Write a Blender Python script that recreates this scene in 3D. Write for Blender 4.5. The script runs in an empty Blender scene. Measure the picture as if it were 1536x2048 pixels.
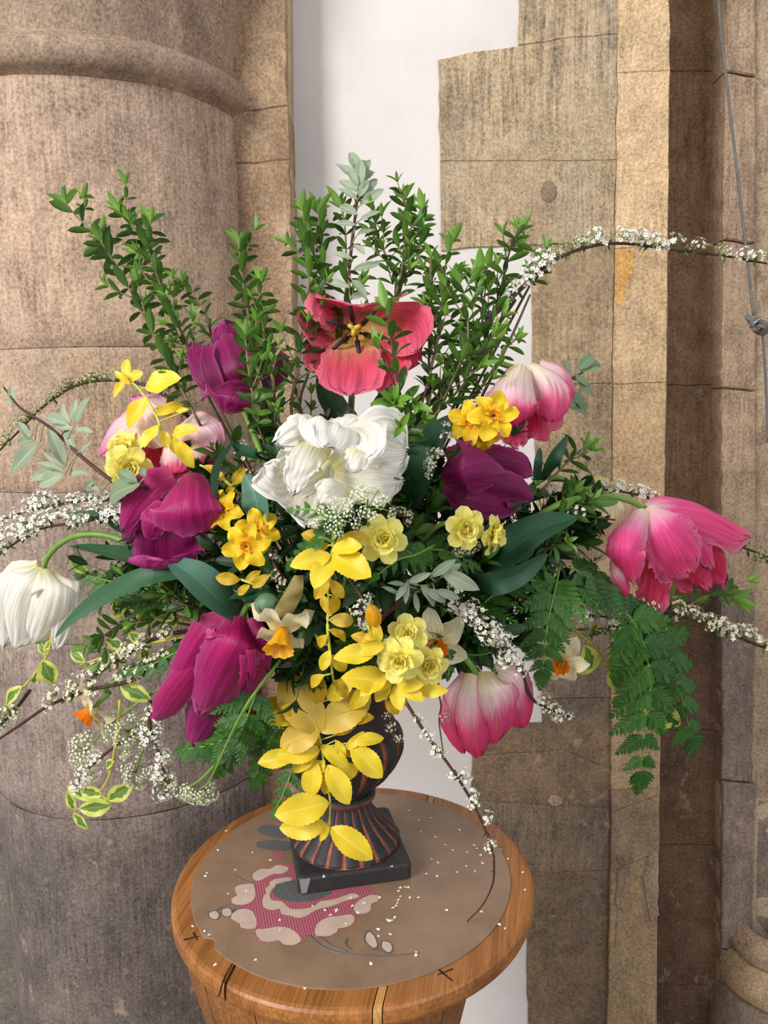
import bpy, math, random
from mathutils import Vector as V, Matrix, Quaternion, noise
random.seed(7)
SC = bpy.context.scene
COL = SC.collection
rad = math.radians

# ------------------------------------------------------------------ camera, world, lights, exposure
FPX = 1540.0
PITCH, ROLL, H = rad(8), rad(1.3), 1.312
R0, U0, F = V((1, 0, 0)), V((0, math.sin(PITCH), math.cos(PITCH))), V((0, math.cos(PITCH), -math.sin(PITCH)))
R = R0*math.cos(ROLL) - U0*math.sin(ROLL)
U = R0*math.sin(ROLL) + U0*math.cos(ROLL)
B = -F
EYE = V((0, 0, H))
cam = bpy.data.objects.new('camera', bpy.data.cameras.new('camera'))
COL.objects.link(cam)
cam.data.sensor_fit = 'VERTICAL'; cam.data.sensor_height = 36; cam.data.lens = FPX/2048*36
cam.data.clip_start = .01
cam.matrix_world = Matrix(((R.x, U.x, B.x, 0), (R.y, U.y, B.y, 0), (R.z, U.z, B.z, H), (0, 0, 0, 1)))
SC.camera = cam

w = bpy.data.worlds.new('world'); SC.world = w; w.use_nodes = True
w.node_tree.nodes['Background'].inputs[0].default_value = (.93, .96, 1, 1)
w.node_tree.nodes['Background'].inputs[1].default_value = .62
def area(name, loc, to, sx, sy, e, col):
    l = bpy.data.lights.new(name, 'AREA'); l.shape = 'RECTANGLE'; l.size = sx; l.size_y = sy; l.energy = e; l.color = col
    o = bpy.data.objects.new(name, l); COL.objects.link(o); o.location = loc
    o.rotation_euler = (V(to)-V(loc)).to_track_quat('-Z', 'Y').to_euler(); return o
area('window_light', (-2.6, -1.6, 3.0), (0, 1.1, 1.1), 1.2, 1.8, 165, (1, .975, .94))
area('nave_light', (2.4, -2.4, 2.2), (0, 1.1, 1.0), 2.0, 2.0, 28, (.95, .97, 1))
vs = SC.view_settings
vs.view_transform = 'Standard'; vs.look = 'None'; vs.gamma = 1; vs.exposure = 0.08
try: vs.use_curve_mapping = False
except Exception: pass

# ------------------------------------------------------------------ pixel -> place
def ray(px, py): return F + R*((px-768)/FPX) - U*((py-1024)/FPX)
def at(px, py, Y):
    d = ray(px, py); return EYE + d*(Y/d.y)
def at_z(px, py, z):
    d = ray(px, py); return EYE + d*((z-H)/d.z)
def at_plane(px, py, P, N):
    d = ray(px, py); return EYE + d*((P-EYE).dot(N)/d.dot(N))
def mpp(P): return (P-EYE).dot(F)/FPX
def ydef(px, py):
    dy = (py-1080)/(760 if py < 1080 else 900)
    r = math.hypot((px-700)/760, dy)
    return .66 + .27*min(r, 1.2)**1.5
def pt(p):
    z = p[2] if len(p) > 2 else 0
    return at(p[0], p[1], z if z > .5 else ydef(p[0], p[1])+z)
def scr(a, b, c): return (R*a + U*b + B*c).normalized()

# ------------------------------------------------------------------ object helpers
def thing(name, label, cat, loc=(0, 0, 0), group=None, kind=None):
    o = bpy.data.objects.new(name, None); COL.objects.link(o)
    o.location = loc; o.empty_display_size = .02
    tag(o, label, cat, group, kind); return o
def tag(o, label, cat, group=None, kind=None):
    if label: o['label'] = label
    if cat: o['category'] = cat
    if group: o['group'] = group
    if kind: o['kind'] = kind
    return o
def mesh(name, vs_, fs, uvs=None, smooth=True, mats=None, fm=None):
    m = bpy.data.meshes.new(name); m.from_pydata([tuple(v) for v in vs_], [], fs)
    if smooth: m.polygons.foreach_set('use_smooth', [True]*len(m.polygons))
    if uvs:
        l = m.uv_layers.new(name='UVMap')
        for i, lp in enumerate(m.loops): l.data[i].uv = uvs[lp.vertex_index]
    for x in (mats or []): m.materials.append(x)
    if fm: m.polygons.foreach_set('material_index', fm)
    m.update(); return m
WMX = {}
def link(name, me, parent=None, M=None, kind=None, label=None):
    """M is a world matrix"""
    o = bpy.data.objects.new(name, me); COL.objects.link(o)
    M = M or Matrix.Identity(4); WMX[o.name] = M
    if parent is not None:
        o.parent = parent
        o.matrix_local = WMX.get(parent.name, Matrix.Translation(parent.location)).inverted() @ M
    else: o.matrix_world = M
    if kind: o['kind'] = kind
    if label: o['label'] = label
    return o
def frame(P, y, n, s=1.0, sx=None):
    y = y.normalized(); x = y.cross(n)
    if x.length < 1e-4: x = y.cross(V((.3, .7, .2)))
    x.normalize(); z = x.cross(y)
    sx = s if sx is None else sx
    return Matrix(((x.x*sx, y.x*s, z.x*s, P.x), (x.y*sx, y.y*s, z.y*s, P.y), (x.z*sx, y.z*s, z.z*s, P.z), (0, 0, 0, 1)))
def axis_frame(P, d, spin=0, s=1.0):
    q = d.to_track_quat('Z', 'Y')
    return Matrix.Translation(P) @ q.to_matrix().to_4x4() @ Matrix.Rotation(spin, 4, 'Z') @ Matrix.Scale(s, 4)

def catmull(P, n=6):
    if len(P) < 3:
        return [P[0].lerp(P[-1], i/n) for i in range(n+1)]
    Q = [P[0]*2-P[1]] + list(P) + [P[-1]*2-P[-2]]; out = []
    for i in range(1, len(Q)-2):
        a, b, c, d = Q[i-1:i+3]
        for k in range(n):
            t = k/n
            out.append(.5*((2*b)+(c-a)*t+(2*a-5*b+4*c-d)*t*t+(3*b-a-3*c+d)*t**3))
    out.append(P[-1].copy()); return out
class MB:
    def __init__(s): s.v = []; s.f = []; s.m = []; s.uv = []
    def add(s, vs_, fs, mi=0, uvs=None):
        k = len(s.v); s.v += list(vs_); s.f += [tuple(i+k for i in f) for f in fs]; s.m += [mi]*len(fs)
        s.uv += list(uvs) if uvs else [(0, 0)]*len(vs_)
    def tube(s, P, r0, r1, k=6, mi=0, cap=True):
        vs_ = []; fs = []; n = len(P); ref = V((.13, .21, .97)); 
        for i, p in enumerate(P):
            t = (P[min(i+1, n-1)]-P[max(i-1, 0)])
            if t.length < 1e-9: t = V((0, 0, 1))
            t.normalize()
            a = t.cross(ref)
            if a.length < 1e-3: a = t.cross(V((1, 0, 0)))
            a.normalize(); b = t.cross(a); ref = b.cross(t) if False else ref
            r = r0+(r1-r0)*i/max(n-1, 1)
            for j in range(k):
                q = 2*math.pi*j/k; vs_.append(p+a*(math.cos(q)*r)+b*(math.sin(q)*r))
        for i in range(n-1):
            for j in range(k): fs.append((i*k+j, i*k+(j+1) % k, (i+1)*k+(j+1) % k, (i+1)*k+j))
        if cap: fs += [tuple(range(k-1, -1, -1)), tuple((n-1)*k+j for j in range(k))]
        s.add(vs_, fs, mi)
    def mesh(s, name, mats, smooth=True): return mesh(name, s.v, s.f, s.uv, smooth, mats, s.m)
def tube_obj(name, P, r0, r1, mat, parent, k=7, n=6):
    b = MB(); b.tube(catmull(P, n), r0, r1, k); return link(name, b.mesh(name, [mat]), parent)

# ------------------------------------------------------------------ materials
def new_mat(name):
    m = bpy.data.materials.new(name); m.use_nodes = True; nt = m.node_tree
    return m, nt, nt.nodes['Principled BSDF'], nt.nodes['Material Output']
def N(nt, t, **k):
    n = nt.nodes.new(t)
    for a, b in k.items():
        if a.startswith('i_'): n.inputs[int(a[2:])].default_value = b
        else: setattr(n, a, b)
    return n
def L(nt, a, b): nt.links.new(a, b)
def math_(nt, op, a, b=None, c=None, clamp=False):
    n = nt.nodes.new('ShaderNodeMath'); n.operation = op; n.use_clamp = clamp
    for i, x in enumerate((a, b, c)):
        if x is None: continue
        if isinstance(x, (int, float)): n.inputs[i].default_value = x
        else: nt.links.new(x, n.inputs[i])
    return n.outputs[0]
def mixc(nt, f, a, b, mode='MIX'):
    n = nt.nodes.new('ShaderNodeMix'); n.data_type = 'RGBA'; n.blend_type = mode
    for s, x in ((n.inputs[0], f), (n.inputs[6], a), (n.inputs[7], b)):
        if isinstance(x, (int, float)): s.default_value = x
        elif isinstance(x, tuple): s.default_value = (*x, 1) if len(x) == 3 else x
        else: nt.links.new(x, s)
    return n.outputs[2]
def srgb(r, g, b):
    return tuple((c/255/12.92) if c/255 <= .04045 else ((c/255+.055)/1.055)**2.4 for c in (r, g, b))
def noise_(nt, vec, scale, detail=4, rough=.6):
    n = nt.nodes.new('ShaderNodeTexNoise'); n.inputs['Scale'].default_value = scale
    n.inputs['Detail'].default_value = detail; n.inputs['Roughness'].default_value = rough
    if vec is not None: nt.links.new(vec, n.inputs['Vector'])
    return n.outputs['Fac']
def maprange(nt, v, a, b, c=0, d=1):
    n = nt.nodes.new('ShaderNodeMapRange'); nt.links.new(v, n.inputs[0])
    for i, x in enumerate((a, b, c, d)): n.inputs[i+1].default_value = x
    return n.outputs[0]
def mapping(nt, vec, sc, rot=(0, 0, 0)):
    n = nt.nodes.new('ShaderNodeMapping'); nt.links.new(vec, n.inputs[0]); n.inputs['Scale'].default_value = sc; n.inputs['Rotation'].default_value = rot
    return n.outputs[0]
def plain(name, col, rough=.6, metal=0, var=.0, spec=.5):
    m, nt, bs, _ = new_mat(name)
    bs.inputs['Roughness'].default_value = rough; bs.inputs['Metallic'].default_value = metal
    bs.inputs['Specular IOR Level'].default_value = spec
    tc = N(nt, 'ShaderNodeTexCoord'); nz = noise_(nt, tc.outputs['Object'], 60, 3)
    f = maprange(nt, nz, .3, .7, 1-var-.06, 1+var+.06)
    L(nt, mixc(nt, 1.0, (*col, 1), f, 'MULTIPLY'), bs.inputs['Base Color']); return m

def stone(name, c1, c2, dirt, dirt_amt=.4, tool=1.0, bump=.6):
    m, nt, bs, _ = new_mat(name)
    geo = N(nt, 'ShaderNodeNewGeometry'); P = geo.outputs['Position']
    big = noise_(nt, P, 3.2, 7, .62)
    med = noise_(nt, P, 17, 8, .7)
    fine = noise_(nt, P, 210, 4, .75)
    st = noise_(nt, mapping(nt, P, (1, 1, .07)), 170, 3, .6)
    cut = noise_(nt, P, 5.5, 2, .5)
    col = mixc(nt, maprange(nt, big, .36, .64), srgb(*c1), srgb(*c2))
    col = mixc(nt, math_(nt, 'MULTIPLY', maprange(nt, noise_(nt, mapping(nt, P, (1, 1, .5), (0, 0, 0)), 6.5, 8, .7), .46, .62), dirt_amt), col, srgb(*dirt))
    f = math_(nt, 'ADD', math_(nt, 'MULTIPLY', maprange(nt, med, .38, .62, -1, 1), .17), 1)
    f = math_(nt, 'ADD', f, math_(nt, 'MULTIPLY', maprange(nt, fine, .36, .64, -1, 1), .34))
    f = math_(nt, 'ADD', f, math_(nt, 'MULTIPLY', math_(nt, 'MULTIPLY', maprange(nt, st, .38, .62, -1, 1), maprange(nt, cut, .38, .55, .2, 1)), .17*tool))
    col = mixc(nt, 1.0, col, f, 'MULTIPLY')
    sp = noise_(nt, P, 60, 6, .85)
    col = mixc(nt, maprange(nt, sp, .60, .70, 0, .6), col, srgb(222, 200, 170))
    bl = noise_(nt, mapping(nt, P, (1, 1, .7)), 21, 9, .72)
    col = mixc(nt, maprange(nt, bl, .585, .66, 0, .42), col, srgb(214, 188, 158))
    col = mixc(nt, maprange(nt, bl, .42, .34, 0, .38), col, srgb(*dirt))
    vo = N(nt, 'ShaderNodeTexVoronoi'); L(nt, P, vo.inputs['Vector']); vo.inputs['Scale'].default_value = 85
    pit = math_(nt, 'MULTIPLY', maprange(nt, math_(nt, 'ADD', vo.outputs['Distance'], math_(nt, 'MULTIPLY', fine, .16)), .14, .2, 1, 0), maprange(nt, noise_(nt, P, 27, 3), .56, .64))
    col = mixc(nt, math_(nt, 'MULTIPLY', pit, .8), col, srgb(60, 45, 36))
    L(nt, col, bs.inputs['Base Color']); bs.inputs['Roughness'].default_value = .92; bs.inputs['Specular IOR Level'].default_value = .2
    h = math_(nt, 'ADD', math_(nt, 'MULTIPLY', fine, .5), math_(nt, 'MULTIPLY', st, .6*tool))
    h = math_(nt, 'ADD', h, math_(nt, 'MULTIPLY', med, 1.4)); h = math_(nt, 'SUBTRACT', h, pit)
    bp = N(nt, 'ShaderNodeBump'); bp.inputs['Strength'].default_value = bump; bp.inputs['Distance'].default_value = .004
    L(nt, h, bp.inputs['Height']); L(nt, bp.outputs[0], bs.inputs['Normal']); return m

def plaster():
    m, nt, bs, _ = new_mat('white_limewash')
    P = N(nt, 'ShaderNodeNewGeometry').outputs['Position']
    a = noise_(nt, P, 4, 6, .6); b = noise_(nt, P, 30, 5, .6); c = noise_(nt, P, 2.2, 4, .55)
    col = mixc(nt, maprange(nt, a, .35, .65), srgb(216, 209, 204), srgb(228, 222, 218))
    col = mixc(nt, maprange(nt, c, .6, .74, 0, .35), col, srgb(222, 198, 170))
    L(nt, col, bs.inputs['Base Color']); bs.inputs['Roughness'].default_value = .85
    bp = N(nt, 'ShaderNodeBump'); bp.inputs['Strength'].default_value = .35; bp.inputs['Distance'].default_value = .003
    L(nt, math_(nt, 'ADD', b, math_(nt, 'MULTIPLY', a, 2)), bp.inputs['Height']); L(nt, bp.outputs[0], bs.inputs['Normal']); return m

def petal_mat(name, stops, edge, edge_amt=.5, rough=.45, trans=.25, nz=.35, green=0, spots=0, ribs=.5):
    """stops: colours from claw to tip; fine streaks run along the petal"""
    m, nt, bs, out = new_mat(name)
    uv = N(nt, 'ShaderNodeUVMap'); sp = N(nt, 'ShaderNodeSeparateXYZ'); L(nt, uv.outputs[0], sp.inputs[0])
    x, y = sp.outputs[0], sp.outputs[1]
    oi = N(nt, 'ShaderNodeObjectInfo'); cb = N(nt, 'ShaderNodeCombineXYZ'); L(nt, x, cb.inputs[0]); L(nt, y, cb.inputs[1]); L(nt, math_(nt, 'MULTIPLY', oi.outputs['Random'], 9), cb.inputs[2])
    n1 = noise_(nt, mapping(nt, cb.outputs[0], (16, 1.3, 1)), 1, 5, .65)
    n2 = noise_(nt, mapping(nt, cb.outputs[0], (60, 3, 1)), 1, 3, .6)
    t = math_(nt, 'ADD', y, math_(nt, 'MULTIPLY', math_(nt, 'SUBTRACT', n1, .5), nz*2.2))
    r = N(nt, 'ShaderNodeValToRGB'); L(nt, t, r.inputs[0]); e = r.color_ramp.elements
    for i, (p, c) in enumerate(stops):
        q = e[i] if i < 2 else e.new(p)
        q.position = p; q.color = (*srgb(*c), 1)
    ax = math_(nt, 'ABSOLUTE', math_(nt, 'SUBTRACT', math_(nt, 'MULTIPLY', x, 2), 1))
    ed = math_(nt, 'ADD', math_(nt, 'POWER', ax, 5), math_(nt, 'POWER', math_(nt, 'MAXIMUM', y, 0), 14), clamp=True)
    col = mixc(nt, math_(nt, 'MULTIPLY', ed, edge_amt), r.outputs[0], srgb(*edge))
    if green:
        g = math_(nt, 'MULTIPLY', maprange(nt, ax, .03, .16, 1, 0), maprange(nt, y, .2, .45))
        g = math_(nt, 'MULTIPLY', g, maprange(nt, y, .7, .95, 1, 0))
        g = math_(nt, 'MULTIPLY', g, maprange(nt, n1, .5, .58, 0, green*.75))
        col = mixc(nt, g, col, srgb(140, 160, 60))
    f = math_(nt, 'MULTIPLY', maprange(nt, n2, .38, .62, .82, 1.14), maprange(nt, n1, .35, .65, .86, 1.12))
    col = mixc(nt, 1.0, col, f, 'MULTIPLY')
    L(nt, col, bs.inputs['Base Color']); bs.inputs['Roughness'].default_value = rough; bs.inputs['Specular IOR Level'].default_value = .35
    bp = N(nt, 'ShaderNodeBump'); bp.inputs['Strength'].default_value = ribs; bp.inputs['Distance'].default_value = .0012
    L(nt, math_(nt, 'ADD', n1, math_(nt, 'MULTIPLY', n2, .35)), bp.inputs['Height']); L(nt, bp.outputs[0], bs.inputs['Normal'])
    tr = N(nt, 'ShaderNodeBsdfTranslucent'); L(nt, col, tr.inputs[0]); mx = N(nt, 'ShaderNodeMixShader'); mx.inputs[0].default_value = trans
    L(nt, bs.outputs[0], mx.inputs[1]); L(nt, tr.outputs[0], mx.inputs[2]); L(nt, mx.outputs[0], out.inputs[0]); return m

def leaf_mat(name, c1, c2, vein, rough=.4, trans=.2, back=None, vein_w=.05, patch=None, spec=.5):
    m, nt, bs, out = new_mat(name)
    uv = N(nt, 'ShaderNodeUVMap'); sp = N(nt, 'ShaderNodeSeparateXYZ'); L(nt, uv.outputs[0], sp.inputs[0]); x, y = sp.outputs[0], sp.outputs[1]
    oi = N(nt, 'ShaderNodeObjectInfo'); rnd = oi.outputs['Random']
    P = N(nt, 'ShaderNodeNewGeometry')
    col = mixc(nt, math_(nt, 'ADD', math_(nt, 'MULTIPLY', rnd, .75), math_(nt, 'MULTIPLY', noise_(nt, P.outputs['Position'], 40, 3), .3), clamp=True), srgb(*c1), srgb(*c2))
    ax = math_(nt, 'ABSOLUTE', math_(nt, 'SUBTRACT', math_(nt, 'MULTIPLY', x, 2), 1))
    if patch:
        cb = N(nt, 'ShaderNodeCombineXYZ'); L(nt, x, cb.inputs[0]); L(nt, y, cb.inputs[1]); L(nt, math_(nt, 'MULTIPLY', rnd, 20), cb.inputs[2])
        pn = noise_(nt, mapping(nt, cb.outputs[0], (3, 5, 1)), 1, 3)
        k = math_(nt, 'ADD', ax, math_(nt, 'MULTIPLY', pn, .9)); k = math_(nt, 'ADD', k, math_(nt, 'MULTIPLY', math_(nt, 'ABSOLUTE', math_(nt, 'SUBTRACT', y, .5)), .7))
        col = mixc(nt, maprange(nt, k, .98, 1.04, .9, 0), col, srgb(*patch))
    col = mixc(nt, maprange(nt, ax, vein_w*.4, vein_w*1.8, .6, 0), col, srgb(*vein))
    if back: col = mixc(nt, P.outputs['Backfacing'], col, srgb(*back))
    L(nt, col, bs.inputs['Base Color']); bs.inputs['Roughness'].default_value = rough; bs.inputs['Specular IOR Level'].default_value = spec
    wv = noise_(nt, mapping(nt, uv.outputs[0], (4, 22, 1)), 1, 2)
    bp = N(nt, 'ShaderNodeBump'); bp.inputs['Strength'].default_value = .25; bp.inputs['Distance'].default_value = .001
    L(nt, wv, bp.inputs['Height']); L(nt, bp.outputs[0], bs.inputs['Normal'])
    tr = N(nt, 'ShaderNodeBsdfTranslucent'); L(nt, col, tr.inputs[0]); mx = N(nt, 'ShaderNodeMixShader'); mx.inputs[0].default_value = trans
    L(nt, bs.outputs[0], mx.inputs[1]); L(nt, tr.outputs[0], mx.inputs[2]); L(nt, mx.outputs[0], out.inputs[0]); return m

def wood(name, c1, c2, ang=0, rough=.42, light=None):
    m, nt, bs, _ = new_mat(name)
    P = N(nt, 'ShaderNodeNewGeometry').outputs['Position']
    oi = N(nt, 'ShaderNodeObjectInfo')
    vr = N(nt, 'ShaderNodeVectorRotate'); vr.rotation_type = 'Z_AXIS'; L(nt, P, vr.inputs['Vector']); vr.inputs['Angle'].default_value = ang
    a = noise_(nt, mapping(nt, vr.outputs[0], (42, 2.6, 20)), 1, 5, .65)
    b = noise_(nt, mapping(nt, vr.outputs[0], (330, 9, 200)), 1, 3, .6)
    c = noise_(nt, P, 14, 4)
    col = mixc(nt, maprange(nt, a, .33, .67), srgb(*c1), srgb(*c2))
    f = math_(nt, 'ADD', maprange(nt, b, .38, .62, .74, 1.14), math_(nt, 'MULTIPLY', math_(nt, 'SUBTRACT', c, .5), .45))
    f = math_(nt, 'ADD', f, math_(nt, 'MULTIPLY', math_(nt, 'SUBTRACT', oi.outputs['Random'], .5), .14))
    col = mixc(nt, 1.0, col, f, 'MULTIPLY')
    L(nt, col, bs.inputs['Base Color']); bs.inputs['Roughness'].default_value = rough
    bp = N(nt, 'ShaderNodeBump'); bp.inputs['Strength'].default_value = .2; bp.inputs['Distance'].default_value = .001
    L(nt, b, bp.inputs['Height']); L(nt, bp.outputs[0], bs.inputs['Normal']); return m

M = {}
S_DIRT = (96, 88, 84)
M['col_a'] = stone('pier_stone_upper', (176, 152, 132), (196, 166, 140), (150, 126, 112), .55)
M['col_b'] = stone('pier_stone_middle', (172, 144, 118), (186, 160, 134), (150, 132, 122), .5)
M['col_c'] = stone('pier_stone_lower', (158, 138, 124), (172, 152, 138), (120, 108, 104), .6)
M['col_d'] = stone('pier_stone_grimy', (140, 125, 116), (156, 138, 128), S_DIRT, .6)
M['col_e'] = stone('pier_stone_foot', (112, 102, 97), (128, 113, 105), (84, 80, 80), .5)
M['cap'] = stone('capital_stone', (160, 138, 118), (176, 146, 124), (126, 106, 94), .6, .2)
M['pil'] = stone('pilaster_stone', (158, 128, 100), (172, 146, 118), (118, 92, 72), .55, .5)
M['quoin_a'] = stone('quoin_stone_buff', (168, 146, 118), (184, 162, 132), (150, 140, 124), .55, 1.5)
M['quoin_b'] = stone('quoin_stone_tan', (160, 136, 106), (176, 152, 122), (136, 118, 100), .5, 1.0)
M['quoin_c'] = stone('quoin_stone_grey', (132, 114, 96), (150, 130, 108), (100, 90, 82), .6, 1.0)
M['quoin_d'] = stone('quoin_stone_sooty', (126, 106, 88), (148, 124, 96), (96, 88, 84), .6, .4)
M['cham_a'] = stone('arris_stone_gold', (200, 170, 132), (208, 180, 146), (190, 160, 124), .4, 1.0)
M['cham_b'] = stone('arris_stone_sand', (184, 156, 120), (196, 170, 136), (170, 140, 108), .4, .6)
M['cham_c'] = stone('arris_stone_worn', (168, 142, 116), (186, 158, 126), (130, 114, 102), .6, .4)
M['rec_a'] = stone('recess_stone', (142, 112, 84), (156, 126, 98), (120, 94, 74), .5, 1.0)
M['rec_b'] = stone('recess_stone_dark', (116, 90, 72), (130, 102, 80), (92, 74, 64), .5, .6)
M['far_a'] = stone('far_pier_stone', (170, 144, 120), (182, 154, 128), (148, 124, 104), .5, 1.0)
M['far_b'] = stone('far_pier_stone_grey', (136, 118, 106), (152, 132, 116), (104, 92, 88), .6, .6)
M['mortar'] = stone('mortar', (176, 152, 124), (196, 172, 144), (140, 116, 94), .4, .1)
M['limewash'] = plaster()
M['floor'] = stone('floor_stone', (120, 110, 100), (134, 122, 110), (90, 84, 80), .5, .1)

PURP = petal_mat('purple_petal', [(0, (160, 50, 100)), (.12, (116, 12, 72)), (.55, (130, 16, 84)), (1, (156, 28, 104))], (206, 90, 160), .55, ribs=.8)
MAG = petal_mat('magenta_petal', [(0, (190, 70, 110)), (.12, (166, 22, 92)), (.55, (176, 26, 104)), (1, (166, 30, 110))], (214, 100, 165), .55, ribs=.8)
PINK = petal_mat('hot_pink_petal', [(0, (250, 225, 200)), (.14, (252, 180, 205)), (.36, (252, 92, 158)), (1, (246, 50, 122))], (250, 150, 186), .6, nz=.22, ribs=.9)
PINKW = petal_mat('pink_and_white_petal', [(0, (250, 232, 160)), (.22, (254, 238, 214)), (.52, (252, 206, 214)), (.72, (244, 96, 146)), (1, (236, 56, 112))], (228, 60, 120), .75, nz=.3, green=.95, ribs=.8)
PALEP = petal_mat('pale_pink_petal', [(0, (248, 235, 190)), (.3, (250, 226, 206)), (.7, (246, 205, 215)), (1, (236, 130, 175))], (232, 110, 165), .7, nz=.3, green=.4)
CORAL = petal_mat('coral_petal', [(0, (240, 205, 90)), (.2, (240, 200, 120)), (.34, (222, 120, 110)), (.55, (216, 74, 96)), (1, (236, 92, 128))], (246, 130, 150), .7, nz=.22, ribs=.8)
CRIM = petal_mat('crimson_petal', [(0, (226, 150, 110)), (.2, (206, 40, 76)), (.6, (204, 26, 70)), (1, (226, 60, 110))], (246, 130, 165), .7, nz=.25, ribs=.8)
WHITE = petal_mat('white_petal', [(0, (226, 222, 150)), (.18, (244, 240, 222)), (.6, (243, 238, 226)), (1, (246, 242, 234))], (255, 253, 250), .5, nz=.25, trans=.3, ribs=.6)
CREAM = petal_mat('cream_petal', [(0, (226, 214, 130)), (.3, (246, 234, 190)), (1, (250, 240, 208))], (252, 246, 224), .5, nz=.25, trans=.3)
DYEL = petal_mat('yellow_tepal', [(0, (244, 190, 20)), (.5, (250, 208, 30)), (1, (252, 214, 40))], (252, 224, 80), .5, nz=.15, ribs=.4)
DPALE = petal_mat('lemon_tepal', [(0, (248, 226, 50)), (.4, (252, 238, 96)), (1, (252, 242, 138))], (252, 244, 180), .5, nz=.15, ribs=.4)
DWHITE = petal_mat('ivory_tepal', [(0, (236, 226, 130)), (.3, (244, 232, 176)), (1, (248, 238, 206))], (250, 244, 220), .5, nz=.2, ribs=.5)
CORO = petal_mat('orange_corona', [(0, (244, 160, 20)), (.6, (248, 140, 20)), (1, (244, 112, 14))], (250, 140, 30), .4, nz=.1)
CORY = petal_mat('amber_corona', [(0, (240, 176, 20)), (.6, (246, 176, 24)), (1, (248, 186, 40))], (250, 196, 60), .4, nz=.1)
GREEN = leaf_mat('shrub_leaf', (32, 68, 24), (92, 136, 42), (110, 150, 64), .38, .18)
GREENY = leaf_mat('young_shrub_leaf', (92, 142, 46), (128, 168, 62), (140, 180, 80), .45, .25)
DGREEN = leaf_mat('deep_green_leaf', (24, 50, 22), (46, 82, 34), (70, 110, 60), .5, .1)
SILV = leaf_mat('silver_leaf', (122, 140, 110), (162, 174, 146), (196, 204, 184), .6, .12, back=(196, 202, 184))
SILVD = leaf_mat('grey_green_leaf', (96, 122, 92), (128, 148, 112), (160, 178, 146), .55, .12, back=(176, 188, 166))
TUL = leaf_mat('tulip_leaf', (34, 76, 50), (52, 96, 62), (60, 108, 76), .38, .12, vein_w=.03)
TULB = leaf_mat('blue_green_tulip_leaf', (66, 108, 88), (84, 126, 104), (110, 150, 126), .5, .12, vein_w=.03)
YEL = leaf_mat('golden_leaf', (226, 196, 28), (246, 220, 58), (248, 232, 110), .45, .25, vein_w=.04)
YELO = leaf_mat('old_gold_leaf', (206, 164, 20), (226, 190, 34), (232, 208, 80), .5, .3, vein_w=.04)
YELB = leaf_mat('bronzed_gold_leaf', (216, 178, 66), (228, 196, 80), (224, 204, 120), .45, .2, vein_w=.04)
VARI = leaf_mat('variegated_leaf', (192, 204, 76), (214, 220, 110), (150, 180, 80), .45, .25, patch=(74, 118, 50))
PARS = leaf_mat('parsley_leaf', (28, 74, 22), (66, 120, 34), (110, 156, 74), .5, .2)
SILVS = plain('silver_stalk', srgb(150, 150, 110), .6, var=.1)
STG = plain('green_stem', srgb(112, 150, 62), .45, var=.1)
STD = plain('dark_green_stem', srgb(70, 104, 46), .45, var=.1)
STW = plain('woody_stem', srgb(122, 104, 74), .7, var=.2)
STR = plain('red_brown_stem', srgb(74, 42, 34), .6, var=.2)
STY = plain('yellow_green_stem', srgb(190, 190, 70), .5, var=.1)
WPET = plain('blossom_white', srgb(246, 242, 232), .6, var=.03)
CPET = plain('blossom_cream', srgb(232, 220, 196), .6, var=.05)
BEYE = plain('blossom_eye', srgb(170, 160, 70), .7, var=.1)
BGRN = plain('blossom_stalk', srgb(104, 126, 56), .6, var=.1)
STAM = plain('black_anther', srgb(26, 14, 24), .6)
PIST = plain('yellow_pistil', srgb(200, 170, 60), .5)

# ------------------------------------------------------------------ the setting
WY = 1.45
me = mesh('floor', [(-4, -3, -.12), (4, -3, -.12), (4, 3, -.12), (-4, 3, -.12), (-4, -3, -.2), (4, -3, -.2), (4, 3, -.2), (-4, 3, -.2)],
          [(0, 1, 2, 3), (7, 6, 5, 4), (0, 4, 5, 1), (1, 5, 6, 2), (2, 6, 7, 3), (3, 7, 4, 0)], smooth=False, mats=[M['floor']])
fl = link('floor', me, kind='structure')

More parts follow.
